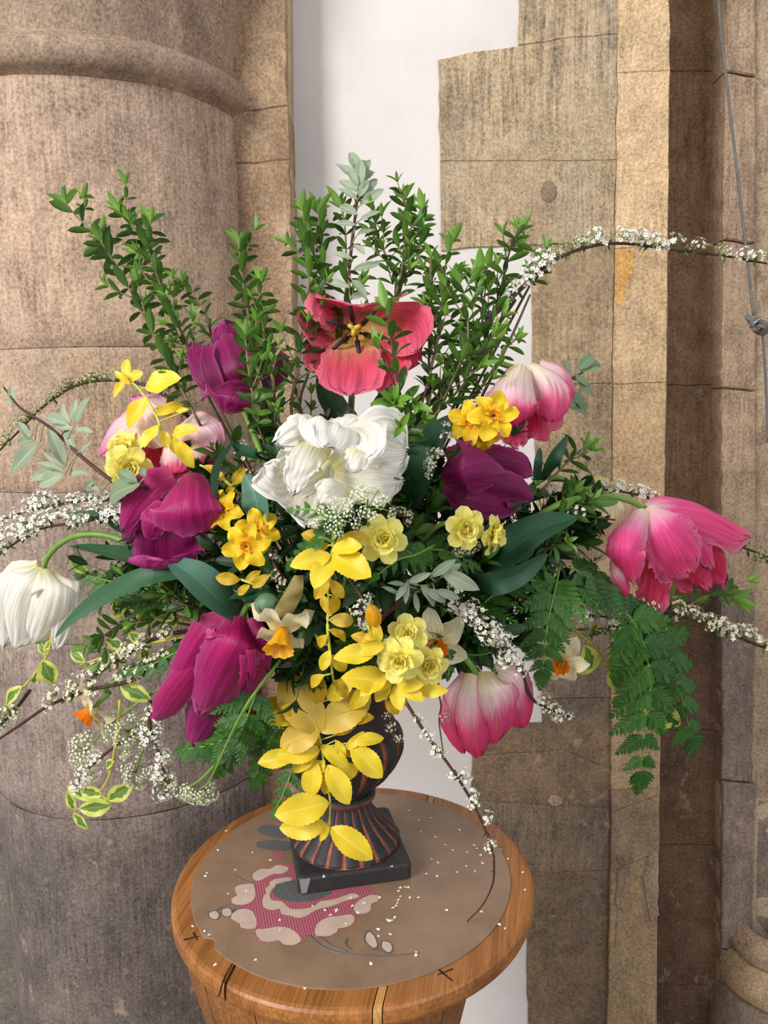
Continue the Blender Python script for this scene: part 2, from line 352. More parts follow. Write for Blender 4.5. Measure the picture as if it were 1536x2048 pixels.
def wall_slab(name, poly_px, P, Nn, depth, mat, bev=.0, jit=.0, parent=None, seed=0):
    """a stone or slab: outline on the plane (P, Nn) facing the nave, given real thickness and worn edges"""
    pts = [at_plane(x, y, P, Nn) for x, y in poly_px]
    out = []
    for i, a in enumerate(pts):
        b = pts[(i+1) % len(pts)]; n = max(1, int((b-a).length/.02)) if jit else 1
        for k in range(n): out.append(a.lerp(b, k/n))
    Nn = Nn.normalized(); k = len(out)
    if jit:
        out = [p + V((noise.noise(p*38), 0, noise.noise(p*38+V((9, 0, 0)))))*jit for p in out]
    c = sum(out, V())/k
    tx = Nn.cross(V((0, 0, 1))).normalized()
    area2 = sum((out[i]-c).dot(tx)*(out[(i+1) % k]-c).z-(out[(i+1) % k]-c).dot(tx)*(out[i]-c).z for i in range(k))
    if area2 > 0: out.reverse()
    ins = []
    for i, p in enumerate(out):
        t = (out[(i+1) % k]-out[i-1]).normalized(); inn = t.cross(Nn)
        if inn.dot(c-p) < 0 and False: inn = -inn
        ins.append(p+inn*bev)
    def chk(q): return sum((q[i]-q[i-1]).length for i in range(k))
    if chk(ins) > chk(out): ins = [p*2-q for p, q in zip(out, ins)]
    back = V((0, 1, 0)); vs_ = [p+Nn*0 for p in ins]+[p+back*bev for p in out]+[p+back*depth for p in out]
    fs = [tuple(range(k))]+[(i, i+k, (i+1) % k+k, (i+1) % k) for i in range(k)]+[(i+k, i+2*k, (i+1) % k+2*k, (i+1) % k+k) for i in range(k)]+[tuple(range(3*k-1, 2*k-1, -1))]
    m = mesh(name, vs_, fs, smooth=False, mats=[mat])
    import bmesh
    bm = bmesh.new(); bm.from_mesh(m); bmesh.ops.recalc_face_normals(bm, faces=bm.faces)
    bmesh.ops.triangulate(bm, faces=[f for f in bm.faces if len(f.verts) > 4]); bm.to_mesh(m); bm.free()
    return link(name, m, parent)
NF = V((0, -1, 0))
PW = V((0, WY, 0))
wall = wall_slab('wall_back', [(430, -500), (1250, -500), (1250, 3600), (430, 3600)], PW+V((0, .004, 0)), NF, .3, M['limewash'])
wall['kind'] = 'structure'; wall['label'] = 'limewashed white plaster wall between the stone dressings'
stones = [
 ([(1040, -420), (1236, -420), (1236, 67.4), (1120, 77.4), (1037, 91.4)], 'quoin_a'),
 ([(1040, 92), (1120, 78), (1236, 68), (1232, 320), (880, 322), (877, 118), (950, 103)], 'quoin_a'),
 ([(880, 322.6), (1232, 320.6), (1229, 488), (1060, 490), (960, 494), (885, 500)], 'quoin_a'),
 ([(1062, 490.6), (1229, 488.6), (1225, 766.4), (1066, 770.4)], 'quoin_b'),
 ([(1067, 771), (1225, 767), (1223, 1102.4), (1077, 1106.4)], 'quoin_b'),
 ([(1078, 1107), (1223, 1103), (1222, 1394.4), (1085, 1398.4)], 'quoin_c'),
 ([(942, 1446), (1085, 1446), (1085, 1399), (1222, 1395), (1222, 1538), (1130, 1500), (944, 1512)], 'quoin_d'),
 ([(944, 1512.6), (1130, 1500.6), (1222, 1538.6), (1220, 1616.4), (944, 1602.4)], 'quoin_d'),
 ([(944, 1603), (1220, 1617), (1220, 1740.4), (1130, 1744.4), (946, 1744.4)], 'quoin_c'),
 ([(1052, 1745), (1220, 1741), (1214, 2062.4), (1056, 2062.4)], 'quoin_d'),
 ([(1056, 2063), (1214, 2063), (1208, 2700), (1066, 2700)], 'quoin_d'),
]
for i, (pl, mk) in enumerate(stones):
    wall_slab('stone', pl, PW+V((0, -.0007*(i % 3), 0)), NF, .05, M[mk], .0012, .003, wall, i)

def ell(x, y, a, b): return [(x+a*math.cos(i*.45)*(1+.12*math.sin(i*2.1)), y+b*math.sin(i*.45)) for i in range(14)]
wall_slab('mortar_plug', ell(1097, 383, 16, 23), PW+V((0, -.0026, 0)), NF, .01, M['quoin_c'], .0008, .001, wall)
wall_slab('mortar_plug', ell(1110, 1602, 15, 11), PW+V((0, -.0030, 0)), NF, .01, M['far_a'], .0008, .001, wall)
def plane_through(x0, Y0, x1, Y1):
    a = at(x0, 1024, Y0); b = at(x1, 1024, Y1); t = (b-a); t.z = 0; t.normalize()
    n = V((t.y, -t.x, 0));
    if n.y > 0: n = -n
    return a, n
# splayed arris beside the quoins, facing the window
Pa, Na = plane_through(1226, 1.445, 1330, 1.40)
arris = wall_slab('trim_1', [(1234, -450), (1339, -450), (1334, 770), (1316, 1600), (1309, 2700), (1212, 2700), (1222, 1400), (1226, 770)], Pa+V((0, .012, 0)), Na, .16, M['mortar'])
arris['kind'] = 'structure'; arris['label'] = 'pale squared stone arris running up beside the quoins'
ys = [(-450, -450), (145, 140), (497, 492), (768, 764), (1112, 1106), (1580, 1576), (1625, 1590), (1745, 1705), (2075, 2070), (2650, 2650)]
def lerpx(y, tab):
    for (a, xa), (b, xb) in zip(tab, tab[1:]):
        if y <= b: return xa+(xb-xa)*(y-a)/(b-a)
    return tab[-1][1]
TL = [(-450, 1236), (100, 1235), (770, 1226), (1400, 1222), (1700, 1222), (2048, 1214), (2700, 1206)]
TR = [(-450, 1341), (100, 1340), (770, 1333), (1400, 1322), (1700, 1318), (2048, 1309), (2700, 1300)]
mk = ['cham_a', 'cham_a', 'cham_b', 'cham_b', 'cham_b', 'cham_c', 'cham_c', 'cham_b', 'cham_c']
for i in range(len(ys)-1):
    a0, b0 = ys[i]; a1, b1 = ys[i+1]
    wall_slab('stone', [(lerpx(a0, TL)+1, a0+.4), (lerpx(b0, TR), b0+.4), (lerpx(b1, TR), b1-.4), (lerpx(a1, TL)+1, a1-.4)], Pa, Na, .09, M[mk[i]], .0012, .002, arris, i+20)
M['ochre'] = stone('ochre_patch', (206, 158, 92), (190, 140, 80), (170, 130, 90), .3, .2)
wall_slab('ochre_patch', [(1232, 502), (1268, 500), (1264, 548), (1252, 560), (1250, 588), (1240, 612), (1232, 606)], Pa-V((0, .0012, 0)), Na, .01, M['ochre'], .0008, .003, arris)
wall_slab('mortar_patch', [(1286, 1742), (1300, 1716), (1316, 1690), (1318, 1760), (1316, 1830), (1300, 1850), (1288, 1800)], Pa-V((0, .004, 0)), Na, .02, M['mortar'], .003, .006, arris)
wall_slab('mortar_patch', [(1234, 1746), (1262, 1738), (1258, 1790), (1244, 1860), (1230, 1900)], Pa-V((0, .003, 0)), Na, .02, M['mortar'], .002, .006, arris)
# recess and far pier
Pr, Nr = plane_through(1326, 1.60, 1448, 1.56)
rec = wall_slab('wall_right', [(1200, -500), (1449, -500), (1437, 800), (1434, 2700), (1150, 2700)], Pr+V((0, .012, 0)), Nr, .2, M['mortar'])
rec['kind'] = 'structure'; rec['label'] = 'dark tan stone recess behind the pale arris'
TA = [(-450, 1200), (2700, 1150)]
TB = [(-450, 1452), (100, 1449), (800, 1441), (1400, 1440), (1700, 1446), (2048, 1436), (2700, 1432)]
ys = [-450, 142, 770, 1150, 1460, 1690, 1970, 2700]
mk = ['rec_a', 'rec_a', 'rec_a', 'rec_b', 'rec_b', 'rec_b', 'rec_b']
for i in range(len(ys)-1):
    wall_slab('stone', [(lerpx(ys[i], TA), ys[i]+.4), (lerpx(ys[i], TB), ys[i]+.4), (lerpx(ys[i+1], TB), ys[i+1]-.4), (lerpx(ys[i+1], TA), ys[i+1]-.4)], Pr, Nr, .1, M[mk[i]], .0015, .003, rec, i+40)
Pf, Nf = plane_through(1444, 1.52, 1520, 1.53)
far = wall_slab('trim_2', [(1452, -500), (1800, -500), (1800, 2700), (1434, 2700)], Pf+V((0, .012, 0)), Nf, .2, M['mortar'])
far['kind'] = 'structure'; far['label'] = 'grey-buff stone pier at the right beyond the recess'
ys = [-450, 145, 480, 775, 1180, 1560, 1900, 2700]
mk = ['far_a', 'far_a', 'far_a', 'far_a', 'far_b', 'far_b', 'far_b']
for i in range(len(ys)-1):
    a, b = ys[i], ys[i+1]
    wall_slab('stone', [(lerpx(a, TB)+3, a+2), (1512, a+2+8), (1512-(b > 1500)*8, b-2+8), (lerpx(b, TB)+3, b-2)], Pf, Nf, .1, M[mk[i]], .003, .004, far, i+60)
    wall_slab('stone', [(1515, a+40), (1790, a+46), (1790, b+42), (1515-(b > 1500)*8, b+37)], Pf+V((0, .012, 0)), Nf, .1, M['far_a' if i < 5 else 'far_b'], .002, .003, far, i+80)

def lathe(prof, seg, c, a0=0, a1=2*math.pi, mod=None):
    vs_ = []; fs = []; uvs = []; full = abs(a1-a0-2*math.pi) < 1e-6; n = seg if full else seg+1
    for j, (r, z) in enumerate(prof):
        for i in range(n):
            a = a0+(a1-a0)*i/seg; rr = r+(mod(a, j/(len(prof)-1), r) if mod else 0)
            vs_.append(V((c[0]+rr*math.cos(a), c[1]+rr*math.sin(a), c[2]+z))); uvs.append((i/seg, j/(len(prof)-1)))
    for j in range(len(prof)-1):
        for i in range(seg):
            k = (i+1) % n if full else i+1
            fs.append((j*n+i, j*n+k, (j+1)*n+k, (j+1)*n+i))
    return vs_, fs, uvs
# round pier on the left
CX, CY, CR = -.487, 1.45, .262
pier = thing('stone_column', 'big round grey-buff stone column with a moulded ring under its capital', 'column', (CX, CY, 0), kind='structure')
def zcol(px, py):
    best = None
    for i in range(80):
        Y = CY-CR+i*.004; p = at(px, py, Y); e = abs((p.x-CX)**2+(p.y-CY)**2-CR*CR)
        if best is None or e < best[0]: best = (e, p.z)
    return best[1]
RZ = 1.823
zs = [RZ-.015, zcol(250, 694), zcol(150, 985), zcol(150, 1290), zcol(200, 1640), -.12]
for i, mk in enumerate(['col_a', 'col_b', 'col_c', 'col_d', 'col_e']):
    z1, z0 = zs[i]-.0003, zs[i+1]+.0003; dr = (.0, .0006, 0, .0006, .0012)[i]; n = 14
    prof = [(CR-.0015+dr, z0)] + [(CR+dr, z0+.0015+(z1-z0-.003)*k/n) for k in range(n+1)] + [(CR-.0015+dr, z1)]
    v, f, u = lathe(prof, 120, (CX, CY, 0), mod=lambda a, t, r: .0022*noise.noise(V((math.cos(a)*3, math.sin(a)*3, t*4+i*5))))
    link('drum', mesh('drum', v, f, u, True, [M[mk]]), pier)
v, f, u = lathe([(CR-.012, -.12), (CR-.012, 1.9)], 60, (CX, CY, 0)); link('mortar_core', mesh('mortar_core', v, f, u, True, [M['mortar']]), pier)
prof = [(CR, RZ-.03)]+[(.268+.022*math.cos(rad(t)), RZ+.024*math.sin(rad(t))) for t in range(-80, 100, 12)]+[(CR+.004, RZ+.03)]
v, f, u = lathe(prof, 120, (CX, CY, 0), mod=lambda a, t, r: .0015*noise.noise(V((math.cos(a)*5, math.sin(a)*5, t))))
link('neck_ring', mesh('neck_ring', v, f, u, True, [M['cap']]), pier)
prof = [(CR+.002, RZ+.022), (CR+.006, RZ+.05), (CR+.014, RZ+.10), (CR+.03, RZ+.16), (CR+.055, RZ+.22), (CR+.07, RZ+.27), (CR+.07, RZ+.45)]
prof = [(p.x, p.y) for p in catmull([V((a, b, 0)) for a, b in prof], 4)]
v, f, u = lathe(prof, 120, (CX, CY, 0), mod=lambda a, t, r: .004*noise.noise(V((math.cos(a)*4, math.sin(a)*4, t*3))))
link('capital', mesh('capital', v, f, u, True, [M['cap']]), pier)
# narrow pilaster between column and plaster
Pp, Np = plane_through(500, 1.37, 575, 1.37)
pil = wall_slab('trim_3', [(455, -500), (571, -500), (577, 200), (588, 700), (605, 1400), (620, 2700), (455, 2700)], Pp+V((0, .008, 0)), Np, .2, M['mortar'])
pil['kind'] = 'structure'; pil['label'] = 'narrow brown stone pilaster squeezed between round column and white plaster'
TP = [(-450, 563), (0, 567), (200, 575), (320, 579), (700, 589), (1400, 606), (2700, 624)]
ys = [-450, 212, 318, 700, 1000, 1400, 1800, 2700]
for i in range(len(ys)-1):
    a, b = ys[i], ys[i+1]
    wall_slab('stone', [(450, a+12), (512, a+8), (lerpx(a, TP), a), (lerpx(b, TP), b-.6), (512, b+7.2), (450, b+11.2)], Pp, Np, .1, M['pil'], .002, .003, pil, i+100)
# moulded base of the attached shaft, bottom right
bz = at(1500, 1890, 1.46).z; bc = at(1556, 1980, 1.53)
bs_ = thing('trim_4', 'rounded moulded stone shaft base in the bottom right corner', None, (bc.x, bc.y, 0), kind='structure')
for zz0, zz1, r0, r1, mk in ((bz-.006, bz-.055, .085, .108, 'far_a'), (bz-.058, bz-.135, .112, .125, 'cham_b'), (bz-.138, -.12, .128, .14, 'far_b')):
    n = 10; prof = [(r0-.012, zz0)]
    for k in range(n+1):
        t = k/n; prof.append((r0+(r1-r0)*t+.010*math.sin(math.pi*t), zz0-.002+(zz1-zz0+.004)*t))
    prof.append((r1-.012, zz1))
    v, f, u = lathe(prof, 40, (bc.x, bc.y, 0), mod=lambda a, t, r: .005*noise.noise(V((math.cos(a)*3, math.sin(a)*3, t*3+r0*50))))
    link('base_stone', mesh('base_stone', v, f, u, True, [M[mk]]), bs_)
# grey cord hanging down the pier
CORD = plain('grey_cord', srgb(112, 108, 104), .7, var=.1)
WIRE = plain('zinc_wire', srgb(170, 172, 170), .35, .8)
cd = thing('hanging_cord', 'thin grey cord hanging down the right-hand pier with a knot', 'cord', at(1505, 640, 1.47))
tube_obj('cord', [at(1433, -260, 1.49), at(1437, 0, 1.49), at(1452, 150, 1.49), at(1475, 350, 1.48), at(1497, 540, 1.475), at(1507, 632, 1.47)], .0027, .0027, CORD, cd, 8)
kp = [at(1514+16*math.cos(t*.9)+6*math.cos(t*2.3), 650+14*math.sin(t*1.1)+4*math.sin(t*3), 1.465+.008*math.sin(t*2.1)) for t in [i*.55 for i in range(30)]]
tube_obj('knot', kp, .0042, .0042, CORD, cd, 8, 3)
tube_obj('tail', [at(1524, 655, 1.472), at(1529, 720, 1.48), at(1533, 800, 1.49), at(1535, 885, 1.49)], .0026, .0022, CORD, cd, 8)
tube_obj('wire_tie', [at(1500, 655, 1.463), at(1507, 648, 1.455), at(1516, 640, 1.452), at(1524, 634, 1.455)], .0022, .0022, WIRE, cd, 6)

# ------------------------------------------------------------------ table
TZ = .74; TC = V((-.047, .878, TZ)); TR_ = .2185
OAK = wood('oak_top', (132, 80, 36), (176, 116, 60), rad(11), .38)
OAK_REFL = wood('oak_reflection', (186, 136, 76), (206, 156, 92), rad(11), .4)  # paler oak: a reflection streak put into the wood colour
OAKD = wood('oak_apron', (128, 80, 40), (160, 104, 56), 0, .5)
INK = plain('black_iron', srgb(22, 18, 16), .6)
table = thing('round_table', 'small round oak pedestal table with rounded rim under the flower urn', 'table', (TC.x, TC.y, 0))
ang = rad(-11); ca, sa = math.cos(ang), math.sin(ang)
def tw(s, t, z): return V((TC.x+s*ca-t*sa, TC.y+s*sa+t*ca, z))
def tuv(P): d = P-TC; return d.x*ca+d.y*sa, -d.x*sa+d.y*ca
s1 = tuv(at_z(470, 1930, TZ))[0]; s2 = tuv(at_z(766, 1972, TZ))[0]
def plank(s0, s1_, mat, nm='plank'):
    g = .0006; s0 += g; s1_ -= g; lay = [(.006, 0), (.0025, -.0012), (.0006, -.004), (0, -.009), (0, -.016), (.002, -.021), (.006, -.023)]
    rings = []; n = 18
    for ins, z in lay:
        Rl = TR_-ins; a, b = max(s0, -Rl+1e-5), min(s1_, Rl-1e-5)
        fa, fb = math.acos(max(-1, min(1, a/Rl))), math.acos(max(-1, min(1, b/Rl)))
        top = [(Rl*math.cos(fa+(fb-fa)*k/n), Rl*math.sin(fa+(fb-fa)*k/n)) for k in range(n+1)]
        rings.append([tw(x, y, TZ+z) for x, y in top]+[tw(x, -y, TZ+z) for x, y in reversed(top)])
    k = len(rings[0]); vs_ = [p for r in rings for p in r]
    fs = [tuple(range(k-1, -1, -1)), tuple((len(rings)-1)*k+i for i in range(k))]
    for j in range(len(rings)-1):
        for i in range(k): fs.append((j*k+i, j*k+(i+1) % k, (j+1)*k+(i+1) % k, (j+1)*k+i))
    m = mesh(nm, vs_, fs, smooth=False, mats=[mat]); return link(nm, m, table)
plank(-TR_, s1-.001, OAK); plank(s1+.001, s2-.0045, OAK); plank(s2-.0045, s2+.0045, OAK_REFL, 'reflection_strip'); plank(s2+.0045, TR_, OAK)  # the narrow pale strip paints a reflection streak on the top
for i in range(16):
    a0, a1 = 2*math.pi*i/16+.004, 2*math.pi*(i+1)/16-.004
    vs_ = []; AX = TC.x-.026; prof = [(.188, TZ-.0232), (.178, TZ-.08), (.150, TZ-.2), (.128, TZ-.36), (.12, -.022)]
    k = 4
    for r_, z_ in prof:
        for q in range(k+1):
            a = a0+(a1-a0)*q/k; vs_.append((AX+r_*math.cos(a), TC.y+r_*math.sin(a), z_))
        for q in range(k, -1, -1):
            a = a0+(a1-a0)*q/k; vs_.append((AX+(r_-.015)*math.cos(a), TC.y+(r_-.015)*math.sin(a), z_))
    m_ = 2*(k+1); fs = [(j*m_+i2, j*m_+(i2+1) % m_, (j+1)*m_+(i2+1) % m_, (j+1)*m_+i2) for j in range(len(prof)-1) for i2 in range(m_)]
    fs += [tuple(range(m_)), tuple((len(prof)-1)*m_+q for q in range(m_-1, -1, -1))]
    link('stave', mesh('stave', vs_, fs, smooth=False, mats=[OAKD]), table)
v, f, u = lathe([(0, 0), (.17, 0), (.175, .01), (.17, .03), (.13, .06), (.12, .098), (0, .1)], 48, (AX, TC.y, -.12)); link('foot', mesh('foot', v, f, u, True, [OAKD]), table)
v, f, u = lathe([(.16, TZ-.0245), (.001, TZ-.0245), (.001, TZ-.05), (.155, TZ-.05)], 32, (TC.x, TC.y, 0)); link('bearer', mesh('bearer', v, f, u, True, [OAKD]), table)
# iron cramp crosses let into the top
for (x0, y0, x1, y1, x2, y2, x3, y3) in ((368, 1880, 397, 1873, 387, 1865, 395, 1881), (872, 1935, 905, 1962, 906, 1938, 875, 1950)):
    b = MB()
    for (p, q, wd) in ((at_z(x0, y0, TZ), at_z(x1, y1, TZ), .0011), (at_z(x2, y2, TZ), at_z(x3, y3, TZ), .0009)):
        d = (q-p).normalized(); s = V((-d.y, d.x, 0))*wd; z = V((0, 0, .0004)); z2 = V((0, 0, -.001))
        b.add([p+s+z, q+s*.5+z, q-s*.5+z, p-s+z, p+s+z2, q+s*.5+z2, q-s*.5+z2, p-s+z2], [(3, 2, 1, 0), (0, 1, 5, 4), (1, 2, 6, 5), (2, 3, 7, 6), (3, 0, 4, 7)])
    link('iron_cross', b.mesh('iron_cross', [INK], False), table)
b = MB()
cr = [at_z(x, y, TZ+.0002) for x, y in ((505, 1858), (482, 1892), (466, 1925), (448, 1958), (438, 1992))]
b.tube(catmull(cr, 4), .0004, .0009, 5); link('split', b.mesh('split', [INK]), table)

# ------------------------------------------------------------------ mat with printed flower
MC = V((-.0495, .880, TZ+.0006)); MR = .1935
def mat_shader():
    m, nt, bs, _ = new_mat('frosted_mat')
    P = N(nt, 'ShaderNodeNewGeometry').outputs['Position']
    a = noise_(nt, P, 16, 5, .6); b = noise_(nt, P, 400, 2)
    col = mixc(nt, maprange(nt, a, .35, .65), srgb(134, 108, 86), srgb(152, 124, 100))
    col = mixc(nt, 1.0, col, maprange(nt, b, .3, .7, .95, 1.05), 'MULTIPLY')
    L(nt, col, bs.inputs['Base Color']); bs.inputs['Roughness'].default_value = .34; bs.inputs['Specular IOR Level'].default_value = .45; return m
FM = mat_shader()
matt = thing('place_mat', 'round brown translucent mat printed with a pink flower lying on the table', 'mat', MC)
notch = math.atan2(*(lambda d: (d.y, d.x))(at_z(418, 1886, TZ)-MC))
ring = []
for i in range(160):
    a = 2*math.pi*i/160; d = abs((a-notch+math.pi) % (2*math.pi)-math.pi)
    ring.append((a, MR-(.006 if d < .035 else 0)))
vs_ = [V((MC.x+r_*math.cos(a), MC.y+r_*math.sin(a), MC.z-.0005)) for a, r_ in ring]+[V((MC.x+r_*math.cos(a), MC.y+r_*math.sin(a), MC.z+.0006)) for a, r_ in ring]+[V((MC.x+(r_-.0006)*math.cos(a), MC.y+(r_-.0006)*math.sin(a), MC.z+.0009)) for a, r_ in ring]
fs = [tuple(range(320, 480)), tuple(range(159, -1, -1))]+[(j*160+i, j*160+(i+1) % 160, (j+1)*160+(i+1) % 160, (j+1)*160+i) for j in range(2) for i in range(160)]
MDISC = link('disc', mesh('disc', vs_, fs, smooth=False, mats=[FM]), matt)
MZ = MC.z+.0009
def dotmat(name, c1, c2, ang_):
    m, nt, bs, _ = new_mat(name)
    P = N(nt, 'ShaderNodeNewGeometry').outputs['Position']
    mp = mapping(nt, P, (1, 1, 1), (0, 0, rad(ang_))); sp = N(nt, 'ShaderNodeSeparateXYZ'); L(nt, mp, sp.inputs[0])
    k = 2*math.pi/.0044
    q = math_(nt, 'MULTIPLY', math_(nt, 'SINE', math_(nt, 'MULTIPLY', sp.outputs[0], k)), math_(nt, 'SINE', math_(nt, 'MULTIPLY', sp.outputs[1], k)))
    L(nt, mixc(nt, maprange(nt, q, .35, .6), srgb(*c1), srgb(*c2)), bs.inputs['Base Color']); bs.inputs['Roughness'].default_value = .4; return m
PKD = dotmat('print_pink_dots', (158, 74, 92), (204, 150, 152), 30)
GYD = dotmat('print_grey_dots', (84, 86, 88), (128, 132, 132), 30)
PCR = plain('print_cream', srgb(200, 178, 160), .4, var=.04)
PPK = plain('print_pink_line', srgb(176, 84, 104), .4)
PGY = plain('print_grey_line', srgb(96, 92, 92), .4)
def flat(name, pts, mat, z, smoothn=5):
    P = [at_z(x, y, MZ+z) for x, y in pts]; Q = catmull(P+[P[0]], smoothn)[:-1] if smoothn else P; k = len(Q)
    vs_ = Q+[q-V((0, 0, .00015)) for q in Q]
    m = mesh(name, vs_, [tuple(range(k))]+[(i, i+k, (i+1) % k+k, (i+1) % k) for i in range(k)], smooth=False, mats=[mat])
    import bmesh
    bm = bmesh.new(); bm.from_mesh(m); bmesh.ops.triangulate(bm, faces=[f for f in bm.faces if len(f.verts) > 4]); bmesh.ops.recalc_face_normals(bm, faces=bm.faces); bm.to_mesh(m); bm.free()
    return link(name, m, MDISC)
flat('printed_flower', [(582.3, 1727.9), (556.2, 1728.5), (538.3, 1737.0), (520.4, 1737.0), (504.8, 1747.4), (504.8, 1759.1), (512.3, 1766.3), (487.9, 1766.9), (471.6, 1772.8), (469.7, 1783.2), (474.2, 1789.1), (462.5, 1796.2), (463.8, 1806.7), (478.1, 1815.8), (463.8, 1826.2), (461.8, 1837.3), (478.1, 1847.0), (479.7, 1854.8), (497.6, 1858.7), (510.7, 1857.4), (509.4, 1867.8), (520.4, 1880.2), (540.0, 1884.1), (556.2, 1881.5), (569.3, 1890.0), (588.8, 1890.0), (608.3, 1880.9), (615.5, 1869.2), (634.4, 1873.7), (657.1, 1873.1), (675.0, 1864.6), (676.7, 1858.1), (694.6, 1854.8), (708.6, 1845.1), (709.2, 1832.0), (707.6, 1827.2), (725.5, 1828.1), (741.8, 1822.3), (743.4, 1809.3), (756.4, 1802.8), (758.0, 1791.4), (745.0, 1781.6), (738.5, 1773.5), (660.4, 1763.7), (595.3, 1737.7)], PKD, .0002, 3)
for pl in [[(577.4, 1735.0), (556.2, 1729.8), (539.3, 1737.7), (521.1, 1737.7), (506.1, 1748.1), (507.4, 1757.8), (517.2, 1761.1), (533.5, 1753.9), (546.5, 1747.4), (562.8, 1747.4), (575.8, 1740.9)], [(507.4, 1767.6), (487.9, 1768.2), (471.6, 1773.5), (470.3, 1783.2), (474.9, 1789.7), (463.8, 1796.9), (465.1, 1806.0), (481.4, 1809.9), (500.9, 1804.4), (510.0, 1793.0), (509.4, 1776.7)], [(476.5, 1819.7), (464.4, 1827.5), (463.1, 1837.3), (478.8, 1846.4), (481.4, 1854.2), (497.6, 1857.4), (511.3, 1854.8), (512.3, 1838.6), (504.2, 1822.3), (487.9, 1817.4)], [(510.7, 1864.6), (521.1, 1879.6), (540.0, 1882.8), (556.9, 1880.2), (569.3, 1888.7), (588.8, 1888.7), (601.8, 1880.9), (595.3, 1867.8), (579.0, 1856.5), (556.2, 1853.2), (530.2, 1857.4), (513.9, 1858.7)], [(632.7, 1871.8), (657.1, 1871.1), (674.1, 1863.3), (676.0, 1856.8), (694.3, 1853.5), (707.3, 1844.4), (707.9, 1833.7), (699.5, 1828.8), (676.7, 1832.0), (653.9, 1835.3), (634.4, 1848.3), (629.5, 1864.6)], [(710.9, 1825.5), (725.5, 1826.8), (741.1, 1821.0), (742.4, 1808.0), (755.4, 1801.4), (756.7, 1791.4), (741.8, 1789.7), (725.5, 1796.2), (712.5, 1806.0), (707.6, 1817.4)]]:
    flat('printed_petal', pl, PCR, .0004, 3)
flat('printed_band', [(582.3, 1754.6), (556.2, 1756.5), (540.0, 1763.7), (538.3, 1771.8), (530.2, 1776.7), (532.8, 1784.8), (526.9, 1793.0), (525.3, 1809.3), (533.5, 1817.4), (546.5, 1819.7), (559.5, 1817.4), (562.8, 1827.2), (582.3, 1831.4), (595.3, 1835.3), (611.6, 1832.0), (624.6, 1823.9), (637.6, 1817.4), (653.9, 1814.1), (670.2, 1809.3), (686.4, 1802.8), (702.7, 1797.9), (719.0, 1793.0), (706.0, 1786.5), (679.9, 1794.6), (660.4, 1799.5), (640.9, 1802.8), (627.9, 1812.5), (608.3, 1817.4), (582.3, 1817.4), (570.9, 1809.3), (562.8, 1802.8), (543.2, 1799.5), (540.0, 1786.5), (548.1, 1775.1), (569.3, 1765.3), (582.3, 1762.1)], PCR, .0004, 3)
flat('printed_heart', [(552, 1768), (546, 1786), (562, 1798), (590, 1803), (625, 1801), (650, 1792), (660, 1780), (600, 1760)], GYD, .0006)
flat('printed_leaf', [(520, 1652), (516, 1662), (540, 1672), (566, 1676), (580, 1660), (545, 1650)], GYD, .0003)
flat('printed_leaf', [(512, 1684), (516, 1694), (545, 1700), (575, 1700), (585, 1686), (545, 1680)], GYD, .0003)
flat('printed_bud', [(545, 1708), (552, 1716), (568, 1714), (566, 1706), (555, 1703)], PPK, .0003)
for pl in ([(733, 1868), (732, 1882), (748, 1896), (754, 1890), (750, 1876), (740, 1864)], [(766, 1882), (764, 1894), (776, 1904), (784, 1898), (780, 1886)], [(418, 1826), (420, 1834), (432, 1838), (438, 1830), (430, 1822)], [(444, 1820), (446, 1830), (458, 1832), (464, 1824), (456, 1816)]):
    c = (sum(p[0] for p in pl)/len(pl), sum(p[1] for p in pl)/len(pl))
    flat('printed_outline', [(c[0]+(x-c[0])*1.3, c[1]+(y-c[1])*1.25) for x, y in pl], PGY, .0003); flat('printed_berry', pl, PCR, .0005)
for pl in ([(620, 1872), (640, 1890), (670, 1904), (720, 1911), (780, 1912), (838, 1906)], [(640, 1874), (665, 1892), (695, 1904)], [(750, 1896), (765, 1906), (790, 1911)], [(694, 1878), (692, 1890), (704, 1900)], [(462, 1826), (472, 1818), (484, 1816)], [(432, 1822), (450, 1812), (480, 1812)], [(470, 1752), (490, 1762), (505, 1766)]):
    b = MB(); b.tube(catmull([at_z(x, y, MZ+.0001) for x, y in pl], 6), .0011, .0009, 5); link('printed_stalk', b.mesh('printed_stalk', [PGY]), MDISC)

# ------------------------------------------------------------------ urn
UC = V((-.057, .914, MZ+.0002)); YAW = rad(11.5)
def urn_mat():
    m, nt, bs, _ = new_mat('aged_terracotta')
    at_ = N(nt, 'ShaderNodeAttribute'); at_.attribute_name = 'ridge'
    P = N(nt, 'ShaderNodeNewGeometry').outputs['Position']
    n = noise_(nt, P, 60, 5, .65); n2 = noise_(nt, P, 14, 4)
    col = mixc(nt, maprange(nt, n2, .35, .7), srgb(32, 31, 36), srgb(50, 46, 46))
    col = mixc(nt, maprange(nt, noise_(nt, P, 25, 4), .55, .75, 0, .5), col, srgb(76, 62, 44))
    k = math_(nt, 'MULTIPLY', at_.outputs['Fac'], maprange(nt, n, .3, .62, .15, 1.3), clamp=True)
    col = mixc(nt, k, col, srgb(196, 104, 62))
    col = mixc(nt, maprange(nt, noise_(nt, P, 300, 2), .66, .74, 0, .3), col, srgb(150, 146, 140))
    L(nt, col, bs.inputs['Base Color']); bs.inputs['Roughness'].default_value = .62; 
    bp = N(nt, 'ShaderNodeBump'); bp.inputs['Strength'].default_value = .3; bp.inputs['Distance'].default_value = .001
    L(nt, n, bp.inputs['Height']); L(nt, bp.outputs[0], bs.inputs['Normal']); return m
URN = urn_mat()
urn = thing('flower_urn', 'dark fluted terracotta urn with orange-worn ridges on a square plinth', 'urn', UC)
